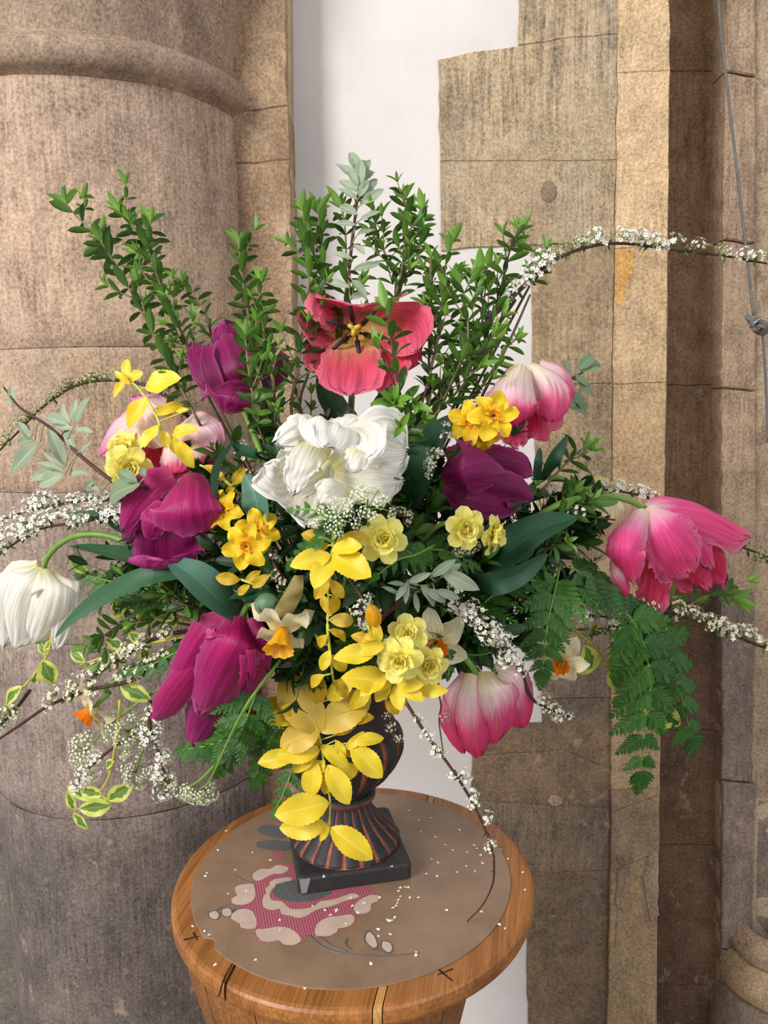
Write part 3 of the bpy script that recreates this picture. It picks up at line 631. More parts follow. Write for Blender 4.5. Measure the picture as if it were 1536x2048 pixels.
def urn_part(name, prof, flutes, amp, rid, sm=5, tw_=0):
    prof = [(p.x, p.y) for p in catmull([V((a, b, 0)) for a, b in prof], sm)]
    seg = 192; n = len(prof); vals = []
    def lob(a, t):
        ph = (a*flutes/(2*math.pi)) % 1.0; return abs(ph-.5)*2   # 1 at the joints between lobes
    def mod(a, t, r):
        if not flutes: return 0
        e = min(1, min(t, 1-t)*7); q = lob(a+tw_*t, t); return amp*e*(math.sqrt(max(0, 1-q*q))-.6) if amp > 0 else -amp*e*(q**3-.2)
    v, f, u = lathe(prof, seg, UC, mod=mod)
    m = mesh(name, v, f, u, True, [URN]); at2 = m.attributes.new('ridge', 'FLOAT', 'POINT'); vals = []
    for j in range(n):
        for i in range(seg):
            a = 2*math.pi*i/seg; t = j/(n-1); q = lob(a+tw_*t, t) if flutes else 0
            vals.append(rid(q, t))
    at2.data.foreach_set('value', vals); return link(name, m, urn)
# plinth: square slab with worn corners and domed shoulders
hw = .0685; cy_, sy_ = math.cos(YAW), math.sin(YAW)
def sq(h_, z, rc, n=5):
    o = []
    for cx_, cy2, a0 in ((1, 1, 0), (-1, 1, 90), (-1, -1, 180), (1, -1, 270)):
        for k in range(n+1):
            a = rad(a0+90*k/n); x = cx_*(h_-rc)+rc*math.cos(a); y = cy2*(h_-rc)+rc*math.sin(a)
            o.append(V((UC.x+x*cy_-y*sy_, UC.y+x*sy_+y*cy_, UC.z+z)))
    return o
lay = [(hw-.002, 0, .006), (hw, .002, .007), (hw+.0005, .018, .007), (hw-.001, .021, .007), (hw-.004, .0225, .008), (.04, .0235, .02)]
vs_ = []; fs = []
for l_ in lay: vs_ += sq(*l_)
k = 24
for j in range(len(lay)-1):
    for i in range(k): fs.append((j*k+i, j*k+(i+1) % k, (j+1)*k+(i+1) % k, (j+1)*k+i))
fs += [tuple(range(k-1, -1, -1)), tuple((len(lay)-1)*k+i for i in range(k))]
PLI = link('plinth', mesh('plinth', vs_, fs, smooth=False, mats=[URN]), urn)
# pale chip on the front left corner
CHIP = plain('bare_clay_chip', srgb(132, 130, 128), .9, var=.1)
ch = [(585, 1766), (609, 1764), (603, 1790), (597, 1794), (589, 1782)]
cc = at_z(596, 1775, UC.z+.012)
cm = V((UC.x+(-hw)*cy_-(-hw)*sy_, UC.y+(-hw)*sy_+(-hw)*cy_, UC.z)); out_ = (cm-UC).normalized()
cp = [cm+V((0, 0, .004))-out_*.0015, cm+V((0, 0, .021))-out_*.0015]
ex = V((cy_, sy_, 0)); ey = V((-sy_, cy_, 0)); fz = -ey*.0008
b = MB(); p0 = cm+ex*.0035+fz; q = [p0+V((0, 0, .003)), p0+ex*.006+V((0, 0, .003)), p0+ex*.011+V((0, 0, .0205)), p0-ex*.002+V((0, 0, .0205))]
b.add(q+[x+ey*.002 for x in q], [(0, 1, 2, 3), (0, 4, 5, 1), (1, 5, 6, 2), (2, 6, 7, 3), (3, 7, 4, 0)]); link('chip', b.mesh('chip', [CHIP], False), PLI, label='pale grey chipped corner')
urn_part('foot', [(.0665, .022), (.066, .027), (.058, .036), (.046, .048), (.036, .060), (.030, .073), (.029, .080)], 20, .0045, lambda q, t: max(0, (q-.72)/.28)*min(1, t*30) + (1 if .02 < t < .07 else 0)*.8, 6)
urn_part('neck_ring', [(.028, .078), (.036, .080), (.0385, .085), (.036, .090), (.031, .092), (.034, .096), (.036, .099)], 0, 0, lambda q, t: .25 if .2 < t < .4 else 0, 4)
urn_part('bowl', [(.031, .096), (.044, .104), (.060, .120), (.0715, .142), (.0735, .156), (.069, .170), (.063, .176)], 16, .006, lambda q, t: max(0, (q-.75)/.25)+(.8 if t > .95 else 0)+(.5 if t < .06 else 0), 6)
urn_part('collar', [(.064, .172), (.0655, .178), (.0620, .184), (.0605, .200), (.062, .222), (.067, .236), (.076, .243), (.079, .247), (.078, .252), (.072, .253), (.062, .249), (.056, .235), (.054, .20), (.05, .18)], 0, 0, lambda q, t: .45 if .52 < t < .6 else .05, 4)
MOUTH = UC+V((0, 0, .252))
FOAM = plain('floral_foam', srgb(38, 66, 34), .95, var=.2)
v, f, u = lathe([(.001, .278), (.03, .277), (.047, .268), (.052, .25), (.052, .19), (.001, .185)], 28, UC, mod=lambda a, t, r: .002*math.sin(a*7))
tag(link('floral_foam', mesh('floral_foam', v, f, u, True, [FOAM])), 'dark green floral foam wedged in the mouth of the urn', 'floral foam')

# ------------------------------------------------------------------ leaf meshes
def leaf_data(Wd, a, b, fold=.25, bend=.25, serr=0, wave=0, n=9, seed=0, side=3, twist=0):
    um = a/(a+b); nm = (um**a)*((1-um)**b); vs_ = []; uv = []; fs = []
    y = z = 0.0; rnd = random.Random(seed); ph = rnd.random()*6; c = 2*side+1
    nn = n*2 if serr else n
    for i in range(nn+1):
        u_ = i/nn; w_ = Wd*(max(u_, 1e-4)**a)*(max(1-u_, 0)**b)/nm
        if serr and i % 2 and 1 < i < nn: w_ *= 1-serr
        w_ = max(w_, .004 if i < nn else .001)
        an = -bend*u_*1.6
        if i: y += math.cos(an)/nn; z += math.sin(an)/nn
        for j in range(c):
            v_ = (j-side)/side; x = v_*w_
            zz = z+fold*abs(x)+wave*abs(v_)*math.sin(u_*9+ph+(2 if v_ > 0 else 0))*w_*4
            tx = twist*u_
            vs_.append(V((x*math.cos(tx)-(zz-z)*math.sin(tx), y, z+(zz-z)*math.cos(tx)+x*math.sin(tx)))); uv.append((.5+v_*.5, u_))
    for i in range(nn):
        for j in range(c-1): fs.append((i*c+j, i*c+j+1, (i+1)*c+j+1, (i+1)*c+j))
    return vs_, fs, uv
def leafset(name, mat, k, **kw):
    o = []
    for i in range(k):
        q = dict(kw); q['bend'] = kw.get('bend', .25)*random.uniform(.4, 1.5); q['Wd'] = kw['Wd']*random.uniform(.88, 1.12); q['seed'] = i
        v, f, u = leaf_data(**q); o.append(mesh(name, v, f, u, True, [mat]))
    return o
LS = {
 'green': leafset('leaf', GREEN, 6, Wd=.175, a=.9, b=.7, fold=.3, bend=.35, n=6, side=2),
 'young': leafset('leaf', GREENY, 4, Wd=.15, a=.8, b=.9, fold=.4, bend=.3, n=6, side=2),
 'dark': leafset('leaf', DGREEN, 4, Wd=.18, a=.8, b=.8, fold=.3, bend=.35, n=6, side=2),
 'silver': leafset('leaf', SILV, 4, Wd=.165, a=.8, b=.9, fold=.35, bend=.35, n=8, wave=.05),
 'silverd': leafset('leaf', SILVD, 4, Wd=.2, a=.85, b=.7, fold=.25, bend=.3, n=8, wave=.05),
 'yellow': leafset('leaf', YEL, 5, Wd=.235, a=.85, b=.82, fold=.28, bend=.35, serr=.06, n=11, wave=.05),
 'yellowo': leafset('leaf', YELO, 4, Wd=.23, a=.85, b=.85, fold=.3, bend=.5, serr=.06, n=11, wave=.06),
 'yellowb': leafset('leaf', YELB, 3, Wd=.27, a=.8, b=.7, fold=.22, bend=.5, serr=.05, n=11, wave=.06),
 'vari': leafset('leaf', VARI, 4, Wd=.23, a=.8, b=.85, fold=.28, bend=.4, serr=.05, n=11, wave=.05),
 'tul': leafset('leaf', TUL, 3, Wd=.2, a=.6, b=.9, fold=.25, bend=.3, n=12, wave=.03),
}
def leaf(kind, P, tip, parent, n=None, wide=1.0, Ln=None):
    d = tip-P; s = Ln or d.length
    n = n if n is not None else scr(random.uniform(-.5, .5), random.uniform(.1, .9), 1)
    return link('leaf', random.choice(LS[kind]), parent, frame(P, d, n, s, s*wide**.7))

def stem_pts(pts): return [pt(p) for p in pts]
def along(C, s):
    """point and tangent at arc length s of polyline C"""
    for a, b in zip(C, C[1:]):
        l = (b-a).length
        if s <= l or b is C[-1]: return a.lerp(b, min(s/l, 1) if l else 0), (b-a).normalized()
        s -= l
def clen(C): return sum((b-a).length for a, b in zip(C, C[1:]))
def around(t, az, inc):
    a = t.cross(V((.2, -.5, .3))).normalized(); b = t.cross(a)
    return (t*math.cos(inc)+(a*math.cos(az)+b*math.sin(az))*math.sin(inc)).normalized()
def tuft(kind, P, t, k, s, inc, parent, az0=0):
    for i in range(k):
        az = az0+2*math.pi*i/k+random.uniform(-.35, .35); d = around(t, az, inc*random.uniform(.75, 1.25))
        n = (t-d*t.dot(d)); n = n if n.length > .05 else V((0, 0, 1))
        link('leaf', random.choice(LS[kind]), parent, frame(P, d, n, s*random.uniform(.65, 1.25)))
def sprig(label, pts, kind='green', step=27, size=40, inc=50, start=.3, mat=None, cat='foliage', group=None, root=True, name='leafy_sprig', shoots=.35, rr=(.0019, .0009), tipk=None, k=4):
    P = stem_pts(pts); C = catmull(P, 5)
    full = ([MOUTH+(P[0]-MOUTH).normalized()*.012-V((0, 0, .02)), MOUTH.lerp(P[0], .5)+V((0, 0, .01))]+P) if root else P
    t_ = thing(name, label, cat, full[0], group)
    tube_obj('stem', full, rr[0], rr[1], mat or STW, t_, 6, 5)
    T = clen(C); s = T*start; i = 0
    while s < T-.3*size*mpp(P[-1]):
        p, t = along(C, s); m = mpp(p); az = (i % 2)*math.pi/2+random.uniform(-.3, .3)
        tuft(kind, p, t, random.choice((k-1, k, k+1)), size*m*(1.0-.15*s/T), rad(inc+8), t_, az)
        if random.random() < shoots:
            d = around(t, random.uniform(0, 6.28), rad(38)); l = size*m*random.uniform(.9, 1.5)
            tg_ = tube_obj('twig', [p, p+d*l*.6+t*l*.1, p+d*l+t*l*.3], .0009, .0005, mat or STW, t_, 4, 2)
            q = p+d*l*.55+t*l*.1; tuft(kind, q, d, 3, size*m*.75, rad(inc), tg_, random.random()*3)
            tuft(tipk or kind, p+d*l+t*l*.3, (d+t*.4).normalized(), 4, size*m*.8, rad(24), tg_, random.random()*3)
        s += step*m*random.uniform(.8, 1.2); i += 1
    p, t = C[-1], (C[-1]-C[-2]).normalized(); m = mpp(p)
    tuft(tipk or kind, p-t*size*m*.15, t, 5, size*m, rad(26), t_, random.random()); tuft(tipk or kind, p, t, 3, size*m*.8, rad(11), t_, 1)
    return t_

# ------------------------------------------------------------------ tulips
def tulip_petal(Lm, Wm, mid, tip, seed, frill, fl=.22, n=30, mm=18, jag=.05, a0=82, base_r=.03):
    """one ruffled petal growing from the origin round +Z; returns verts, faces, uvs"""
    rs = []; x, h = base_r*Lm, 0.0
    for i in range(n+1):
        u_ = i/n
        if u_ < .3: k = u_/.3; k = k*k*(3-2*k); a = a0+(mid-a0)*k
        else: k = (u_-.3)/.7; k = k*k*(3-2*k); a = mid+(tip-mid)*k
        a = rad(a)
        if i: x += math.sin(a)*Lm/n; h += math.cos(a)*Lm/n
        rs.append((x, h, a))
    vs_ = []; uv = []; fs = []; c = mm+1
    for i in range(n+1):
        u_ = i/n; wf = Wm*(1-(1-u_)**2.2)**.75*(max(0, 1-u_**4.5))**.42 if i < n else Wm*.12
        wf = max(wf, Wm*.06)
        for j in range(c):
            v_ = j/mm*2-1
            e = noise.noise(V((v_*7+seed, u_*9, seed*1.3)))
            fr = 1+jag*(e+.7*noise.noise(V((v_*24, u_*26+seed, 3))))*(abs(v_)**3)*min(1, u_*2.5)
            uu = u_*(1+jag*1.2*noise.noise(V((v_*6, seed, 5)))*(u_**6)+jag*.8*noise.noise(V((v_*22, seed, 8)))*(u_**12))
            k = min(uu*n, n); i0 = min(int(k), n-1); q = k-i0
            X = rs[i0][0]+(rs[i0+1][0]-rs[i0][0])*q; Hh = rs[i0][1]+(rs[i0+1][1]-rs[i0][1])*q; A = rs[i0][2]
            if uu > 1: X += math.sin(A)*Lm*(uu-1); Hh += math.cos(A)*Lm*(uu-1)
            s = v_*wf*fr; Rc = max(X, fl*Lm); th = s/Rc
            if abs(th) > 1.9: th = math.copysign(1.9, th)
            X0 = X-Rc; px_, py_ = X0+Rc*math.cos(th), Rc*math.sin(th)
            nx = V((math.cos(A)*math.cos(th), math.cos(A)*math.sin(th), -math.sin(A)))
            r1 = noise.noise(V((v_*1.6+seed*3, u_*2.2, seed)))*.9; r2 = noise.noise(V((v_*4.5+seed, u_*7, seed+4)))
            d = frill*Lm*(r1*(.25+abs(v_))*u_+r2*.8*(max(abs(v_), u_**2))**2.5*min(1, u_*1.8))
            d += .006*Lm*math.sin(v_*22+seed)*min(1, u_*3)*(1-.5*u_)
            vs_.append(V((px_, py_, Hh))+nx*d); uv.append((.5+.5*v_, u_))
    for i in range(n):
        for j in range(mm): fs.append((i*c+j, i*c+j+1, (i+1)*c+j+1, (i+1)*c+j))
    return vs_, fs, uv
SEED = [1]
def mouth_path(P, d, way, r=.0):
    w_ = [pt(q) for q in way]
    last = w_[-1] if w_ else P-d*.05
    return [P]+w_+[last.lerp(MOUTH, .55)+V((0, 0, .012)), MOUTH+(last-MOUTH).normalized()*.03*0+V((random.uniform(-.03, .03), random.uniform(-.03, .03), -.01))]
def tulip(label, px, py, dy, ax, Lpx, mat, petals, spin=0, frill=.05, way=(), stam=False, jag=.05, stemr=.0032, ctr=.42, a0=82):
    d = scr(*ax); c = pt((px, py, dy)); m = mpp(c); Lm = Lpx*m; P = c-d*Lm*ctr
    t_ = thing('parrot_tulip', label, 'tulip', P)
    for (az, mid, tip, ls, ws, *mm) in petals:
        SEED[0] += 1
        v, f, u = tulip_petal(Lm*ls, Lm*ws, mid, tip, SEED[0]*1.7, frill, jag=jag, a0=a0)
        link('petal', mesh('petal', v, f, u, True, [mm[0] if mm else mat]), t_, axis_frame(P, d, spin+rad(az)))
    way = list(way)
    tube_obj('stem', mouth_path(P+d*.002, d, way), stemr, stemr*1.15, STG, t_, 8, 7)
    if stam:
        Mx = axis_frame(P, d, spin)
        b = MB(); b.tube([V((0, 0, .0)), V((0, 0, Lm*.10)), V((0, 0, Lm*.2))], Lm*.045, Lm*.035, 6)
        for i in range(3):
            a = i*2.09; b.tube([V((0, 0, Lm*.2)), V((math.cos(a)*Lm*.07, math.sin(a)*Lm*.07, Lm*.215))], Lm*.03, Lm*.02, 5)
        link('pistil', b.mesh('pistil', [PIST]), t_, Mx)
        for i in range(6):
            a = i*math.pi/3+.3; dd = V((math.cos(a), math.sin(a), 0)); b = MB()
            b.tube([dd*Lm*.05, dd*Lm*.10+V((0, 0, Lm*.10))], Lm*.012, Lm*.01, 5); b.tube([dd*Lm*.10+V((0, 0, Lm*.10)), dd*Lm*.16+V((0, 0, Lm*.17)), dd*Lm*.22+V((0, 0, Lm*.22))], Lm*.022, Lm*.014, 6)
            link('stamen', b.mesh('stamen', [STAM]), t_, Mx)
    return t_
def cup(o=0, tp=-18, n=3, inner=True, ls=1.0, ws=.40):
    q = [(i*120, o, tp, ls, ws) for i in range(3)]
    if inner: q += [(60+i*120, o-6, tp-6, ls*.93, ws*.95) for i in range(3)]
    return q

def hpetal(t_, mat, pts, wd, cup=.5, frill=.05, fringe=.04, nrm=(0, .1, 1), u0=0.0, dz=0.0, tipr=.8, latR=False):
    """one petal: mid-rib through real points, widths across it, edges falling back by cup, ruffled and fringed margin"""
    SEED[0] += 1; sd = SEED[0]*1.7; P = [pt((p[0], p[1], (p[2] if len(p) > 2 else 0)+dz)) for p in pts]; k = 9; C = catmull(P, k); n = len(C)-1
    ln = clen(C); nv = scr(*nrm); mm = 26; c = mm+1; ch_ = P[-1]-P[0]; ch_ = ch_-B*ch_.dot(B)*.6; XR = R.copy() if latR else ch_.cross(nv).normalized(); vs_ = []; uv = []; fs = []; m = mpp(P[0])
    X = None
    for i, p in enumerate(C):
        q = i/n*(len(wd)-1); i0 = min(int(q), len(wd)-2); f_ = q-i0; f_ = f_*f_*(3-2*f_); W = (wd[i0]*(1-f_)+wd[i0+1]*f_)*.5*m*.88; u_ = i/n
        if u_ > tipr: W *= math.sqrt(max(.0, 1-((u_-tipr)/(1.003-tipr))**2.8))
        W = max(W, .0006)
        t = (C[min(i+1, n)]-C[max(i-1, 0)]).normalized(); x = XR-t*XR.dot(t)
        x.normalize()
        if X is not None and x.dot(X) < 0: x = -x
        X = x; z = x.cross(t)
        for j in range(c):
            v_ = j/mm*2-1; av = abs(v_)
            e1 = noise.noise(V((v_*1.3+sd*3, u_*2.0, sd)))*.9; e2 = noise.noise(V((v_*3.8+sd, u_*6, sd+4))); e3 = noise.noise(V((v_*11, sd+u_*17, sd)))
            e4 = noise.noise(V((v_*13+sd, sd, u_*2)))+.6*noise.noise(V((v_*29+sd, sd, 1)))
            lat = 1+fringe*(2.4*e3+.9*noise.noise(V((sd, u_*34*(1 if v_ > 0 else -1), sd))))*av**4*min(1, u_*3)
            d = W*2*(frill*(e1*(.3+av)*1.6+e2*1.3*max(av, u_*.9)**2)*min(1, u_*2.5))
            d += .012*W*math.sin(v_*19+sd+u_*3)*min(1, u_*3)
            d += .0009*math.sin(v_*31+sd)*av*av*u_
            tip = fringe*ln*(e4*1.3+abs(noise.noise(V((v_*9, sd+2, 0)))))*(max(0, (u_-.55)/.45)**2)
            vs_.append(p+x*(v_*W*lat)+z*(d-cup*W*av**1.9)+t*tip); uv.append((.5+.5*v_, u0+u_*(1-u0)))
    for i in range(n):
        for j in range(mm): fs.append((i*c+j, i*c+j+1, (i+1)*c+j+1, (i+1)*c+j))
    return link('petal', mesh('petal', vs_, fs, uv, True, [mat]), t_)
def htulip(label, base, way, mat, petals, stemr=.0032, stam=None, **kw):
    P = pt(base); t_ = thing('parrot_tulip', label, 'tulip', P)
    for p in petals:
        o = dict(kw)
        if len(p) > 2: o.update(p[2])
        mt = o.pop('mat', mat); hpetal(t_, mt, p[0], p[1], **o)
    W_ = [pt(q) for q in way]; full = [P]+W_; last = W_[-1]
    full += [last.lerp(MOUTH, .55)+V((0, 0, .012)), MOUTH+V((random.uniform(-.03, .03), random.uniform(-.03, .03), -.01))]
    tube_obj('stem', full, stemr, stemr*1.15, STG, t_, 8, 7)
    return t_
htulip('purple parrot tulip at upper left among the leafy twigs', (475, 790, .03), [(500, 850, .05), (560, 1000, .06)], PURP, [
 ([(480, 780, .05), (470, 700, .05), (455, 668, .04), (448, 646, .03)], (80, 110, 85, 50)),
 ([(500, 780, .04), (535, 740, .04), (545, 705, .04), (530, 682, .05)], (70, 90, 75, 45)),
 ([(485, 785, .02), (474, 735, -.01), (462, 695, -.01), (444, 668, .01)], (80, 118, 108, 60)),
 ([(450, 785, .02), (408, 745, .0), (392, 712, .0), (384, 684, .01)], (60, 62, 52, 34)),
 ([(440, 785, .0), (425, 750, -.015), (415, 715, -.02), (420, 690, -.01)], (34, 40, 34, 22), dict(cup=-.3)),
 ([(480, 760, .0), (468, 778, -.03), (458, 800, -.035), (450, 824, -.02)], (110, 140, 138, 90), dict(cup=.6, fringe=.07)),
], dz=.0)
t_ = htulip('wide open coral tulip at top centre showing yellow throat and black stamens', (712, 672, .075), [(708, 740, .1), (702, 820, .09), (700, 950, .1)], CORAL, [
 ([(712, 660, .07), (775, 650, .06), (818, 665, .03), (832, 700, .02)], (50, 120, 130, 100)),
 ([(712, 664, .07), (790, 705, .06), (838, 722, .04)], (60, 110, 80)),
 ([(705, 664, .07), (655, 655, .06), (625, 662, .03), (626, 690, .02)], (50, 90, 100, 70)),
 ([(700, 668, .07), (665, 710, .05), (640, 745, .03)], (60, 120, 90)),
 ([(722, 672, .07), (765, 725, .05), (768, 778, .03)], (60, 125, 90)),
 ([(712, 670, .065), (706, 708, .04), (702, 750, .02), (697, 788, .005)], (60, 120, 142, 110)),
 ([(700, 650, .07), (672, 626, .055), (652, 624, .02), (640, 645, .01)], (50, 84, 96, 76), dict(u0=.4, cup=.2)),
 ([(714, 655, .07), (722, 624, .05), (724, 608, .02), (722, 614, .0)], (70, 150, 200, 190), dict(u0=.3, latR=True, cup=.25, fringe=.04)),
], cup=-.15, frill=.07, fringe=.06, dz=-.02)
Mx = axis_frame(pt((712, 664, .022)), scr(-.05, -.1, 1), .4); Lm = .085
b = MB(); b.tube([V((0, 0, .0)), V((0, 0, Lm*.10)), V((0, 0, Lm*.26))], Lm*.055, Lm*.045, 6)
for i in range(3):
    a = i*2.09; b.tube([V((0, 0, Lm*.26)), V((math.cos(a)*Lm*.08, math.sin(a)*Lm*.08, Lm*.28))], Lm*.035, Lm*.025, 5)
link('pistil', b.mesh('pistil', [PIST]), t_, Mx)
for i in range(6):
    a = i*math.pi/3+.3; dd = V((math.cos(a), math.sin(a), 0)); b = MB()
    b.tube([dd*Lm*.05, dd*Lm*.12+V((0, 0, Lm*.10))], Lm*.015, Lm*.012, 5); b.tube([dd*Lm*.12+V((0, 0, Lm*.10)), dd*Lm*.22+V((0, 0, Lm*.18)), dd*Lm*.34+V((0, 0, Lm*.22))], Lm*.032, Lm*.02, 6)
    link('stamen', b.mesh('stamen', [STAM]), t_, Mx)
htulip('pink and white tulip with green flames nodding at upper right', (1040, 738, .03), [(1005, 728, .03), (960, 708, .04), (900, 716, .06), (880, 790, .08)], PINKW, [
 ([(1060, 735, .05), (1078, 790, .06), (1075, 850, .05)], (90, 130, 100), dict(mat=CRIM)),
 ([(1062, 800, .03), (1070, 845, .03), (1066, 874, .03)], (60, 84, 70), dict(mat=CRIM, fringe=.1)),
 ([(1028, 800, .02), (1028, 850, .02), (1038, 888, .02)], (60, 70, 54), dict(mat=CRIM, fringe=.1)),
 ([(1078, 730, .02), (1118, 750, .01), (1130, 778, .01), (1124, 802, .01)], (44, 56, 46, 30), dict(u0=.3)),
 ([(1062, 728, .015), (1096, 755, -.005), (1108, 795, -.01), (1100, 842, .0)], (56, 92, 92, 62), dict(u0=.12)),
 ([(1044, 728, .01), (1034, 768, -.03), (1030, 808, -.035), (1032, 850, -.015)], (66, 116, 118, 84), dict(u0=.1)),
], cup=.75)
htulip('purple tulip lying on its side right of the open white tulip', (886, 958, .04), [(870, 1000, .06)], PURP, [
 ([(900, 945, .05), (960, 950, .06), (1035, 975, .05)], (110, 150, 100)),
 ([(940, 905, .03), (1000, 918, .015), (1042, 930, .01), (1064, 948, .01)], (70, 72, 66, 44)),
 ([(892, 968, .02), (935, 992, .0), (985, 1008, .0), (1042, 1014, .01)], (60, 86, 76, 50)),
 ([(960, 950, .0), (1010, 968, -.01), (1045, 978, -.01), (1066, 996, .0)], (64, 72, 62, 44)),
 ([(882, 950, .02), (922, 935, -.025), (968, 930, -.03), (1012, 945, -.01)], (84, 134, 134, 80), dict(cup=.8)),
], cup=.6, frill=.035)
htulip('large magenta tulip at middle left with a broad smooth petal across its front', (385, 1030, .06), [(430, 1060, .07), (480, 1110, .09)], MAG, [
 ([(345, 1000, .05), (346, 1070, .06), (345, 1118, .03), (338, 1136, -.005), (334, 1122, -.02)], (90, 160, 165, 160, 130), dict(cup=-.35, mat=PURP)),
 ([(335, 975, .04), (290, 1000, .02), (262, 1045, .02), (250, 1085, .03)], (80, 90, 80, 50), dict(mat=PURP)),
 ([(345, 948, .02), (295, 970, -.005), (260, 1015, -.01), (243, 1060, .0)], (60, 86, 64, 40)),
 ([(330, 1005, .01), (305, 1040, -.01), (296, 1060, -.01), (292, 1076, .0)], (54, 70, 60, 36)),
 ([(382, 945, .03), (374, 975, -.02), (368, 1025, -.035), (374, 1074, -.015)], (60, 116, 152, 158), dict(cup=.42, frill=.02, fringe=.02, tipr=.9)),
], cup=.45, dz=-.01)
htulip('large feathery magenta tulip hanging at lower left', (482, 1236, .02), [(500, 1205, .03), (530, 1180, .06)], MAG, [
 ([(470, 1240, .04), (450, 1320, .06), (420, 1400, .05)], (90, 160, 130), dict(mat=PURP)),
 ([(485, 1350, .02), (482, 1400, .01), (466, 1442, .01), (446, 1464, .01)], (60, 84, 76, 54), dict(mat=PURP, fringe=.12, frill=.1)),
 ([(440, 1340, .02), (425, 1400, .0), (406, 1450, .0), (384, 1490, .01)], (100, 136, 124, 96), dict(mat=PURP)),
 ([(500, 1236, .015), (516, 1280, .0), (508, 1335, .0), (492, 1392, .01)], (44, 62, 70, 60)),
 ([(452, 1236, .015), (408, 1272, -.005), (372, 1332, -.01), (344, 1400, .0)], (60, 90, 92, 80)),
 ([(410, 1300, .0), (358, 1370, -.015), (326, 1412, -.01), (304, 1440, .0)], (60, 80, 74, 50)),
 ([(482, 1232, .01), (470, 1285, -.035), (434, 1350, -.04), (402, 1428, -.015)], (74, 136, 132, 100), dict(fringe=.1, cup=.7, tipr=.88)),
 ([(500, 1300, -.03), (502, 1340, -.035), (498, 1370, -.03)], (22, 20, 10), dict(fringe=.2, frill=.12)),
 ([(486, 1310, -.035), (486, 1355, -.04), (478, 1388, -.035)], (20, 18, 8), dict(fringe=.2, frill=.12)),
], cup=.6)
htulip('white tulip nodding at the left edge of the bouquet', (86, 1138, .02), [(97, 1112, .02), (120, 1088, .02), (160, 1070, .02), (225, 1074, .04), (300, 1110, .07)], WHITE, [
 ([(75, 1140, .05), (60, 1200, .06), (55, 1270, .05)], (80, 150, 110)),
 ([(76, 1138, .02), (26, 1166, .0), (0, 1218, .0), (4, 1290, .01)], (44, 92, 104, 70)),
 ([(96, 1140, .02), (126, 1172, .0), (132, 1222, .0), (112, 1296, .0)], (36, 64, 56, 40), dict(frill=.12, fringe=.09)),
 ([(92, 1137, .01), (106, 1175, -.02), (92, 1232, -.025), (66, 1286, -.01)], (46, 96, 112, 80)),
 ([(85, 1136, .01), (54, 1164, -.03), (30, 1225, -.035), (28, 1292, -.01)], (44, 112, 130, 90)),
], cup=.6, frill=.04)
htulip('huge ruffled white tulip fully open in the middle of the bouquet', (662, 950, .1), [(672, 1010, .12), (690, 1100, .12)], WHITE, [
 ([(660, 925, .08), (700, 890, .06), (735, 850, .05)], (120, 160, 120)),
 ([(668, 940, .04), (722, 908, .02), (768, 890, .005), (812, 900, .01)], (60, 130, 166, 140), dict(cup=-.15, frill=.06)),
 ([(668, 950, .04), (716, 964, .01), (765, 970, .0), (800, 962, .01)], (60, 90, 90, 60), dict(frill=.08)),
 ([(655, 920, .07), (638, 970, .055), (626, 1015, .02), (616, 1050, .0)], (110, 210, 200, 120), dict(cup=-.45, frill=.04)),
 ([(640, 930, .06), (590, 945, .03), (552, 955, .0), (530, 935, -.01)], (70, 110, 120, 80), dict(cup=-.3)),
 ([(662, 905, .04), (635, 872, .01), (600, 862, -.02), (556, 882, -.025)], (66, 66, 76, 60), dict(frill=.13)),
 ([(690, 890, .03), (704, 858, .01), (728, 872, -.02), (730, 918, -.03)], (66, 90, 100, 84), dict(frill=.13)),
 ([(672, 900, .04), (672, 858, .01), (664, 848, -.025), (652, 890, -.045)], (90, 130, 150, 120), dict(frill=.12)),
 ([(625, 885, -.01), (606, 920, -.03), (592, 955, -.03), (586, 984, -.025)], (66, 76, 58, 40), dict(frill=.14)),
 ([(720, 900, -.03), (712, 925, -.035), (700, 940, -.03)], (60, 54, 36), dict(frill=.14)),
 ([(700, 985, .0), (672, 972, -.02), (650, 984, -.025), (640, 1004, -.02)], (36, 48, 56, 36), dict(frill=.14)),
], cup=.3, frill=.09, fringe=.07, dz=-.05)
htulip('hot pink parrot tulip with splayed petals arching out at far right', (1288, 1018, .01), [(1262, 1003, .01), (1215, 992, .01), (1160, 996, .01), (1100, 1018, .02), (1000, 1085, .05)], PINK, [
 ([(1340, 1060, .03), (1392, 1125, .035), (1418, 1172, .02)], (80, 130, 112), dict(mat=CRIM, frill=.1)),
 ([(1400, 1080, .02), (1436, 1122, .01), (1446, 1170, .01)], (40, 54, 50), dict(mat=CRIM, frill=.12, fringe=.1)),
 ([(1318, 1100, .02), (1314, 1160, .015), (1306, 1228, .01)], (60, 76, 74), dict(mat=CRIM, frill=.14, fringe=.1)),
 ([(1242, 1100, .01), (1240, 1150, .0), (1254, 1192, .0)], (40, 40, 30), dict(mat=PINKW, u0=.1)),
 ([(1296, 1014, .0), (1345, 1010, -.01), (1412, 1024, -.015), (1498, 1066, -.01)], (34, 84, 112, 96), dict(cup=.8, nrm=(.1, .7, 1), frill=.06, tipr=.88)),
 ([(1340, 1030, .0), (1402, 1078, -.01), (1424, 1130, -.005)], (36, 58, 60), dict(fringe=.1)),
 ([(1288, 1018, .0), (1266, 1064, -.02), (1256, 1112, -.025), (1268, 1164, -.015)], (44, 80, 82, 54), dict(cup=.8)),
 ([(1298, 1012, .0), (1330, 1052, -.03), (1362, 1100, -.035), (1384, 1142, -.02)], (40, 106, 138, 150), dict(cup=.5, fringe=.10, tipr=.9)),
], cup=.6, frill=.05, fringe=.07)
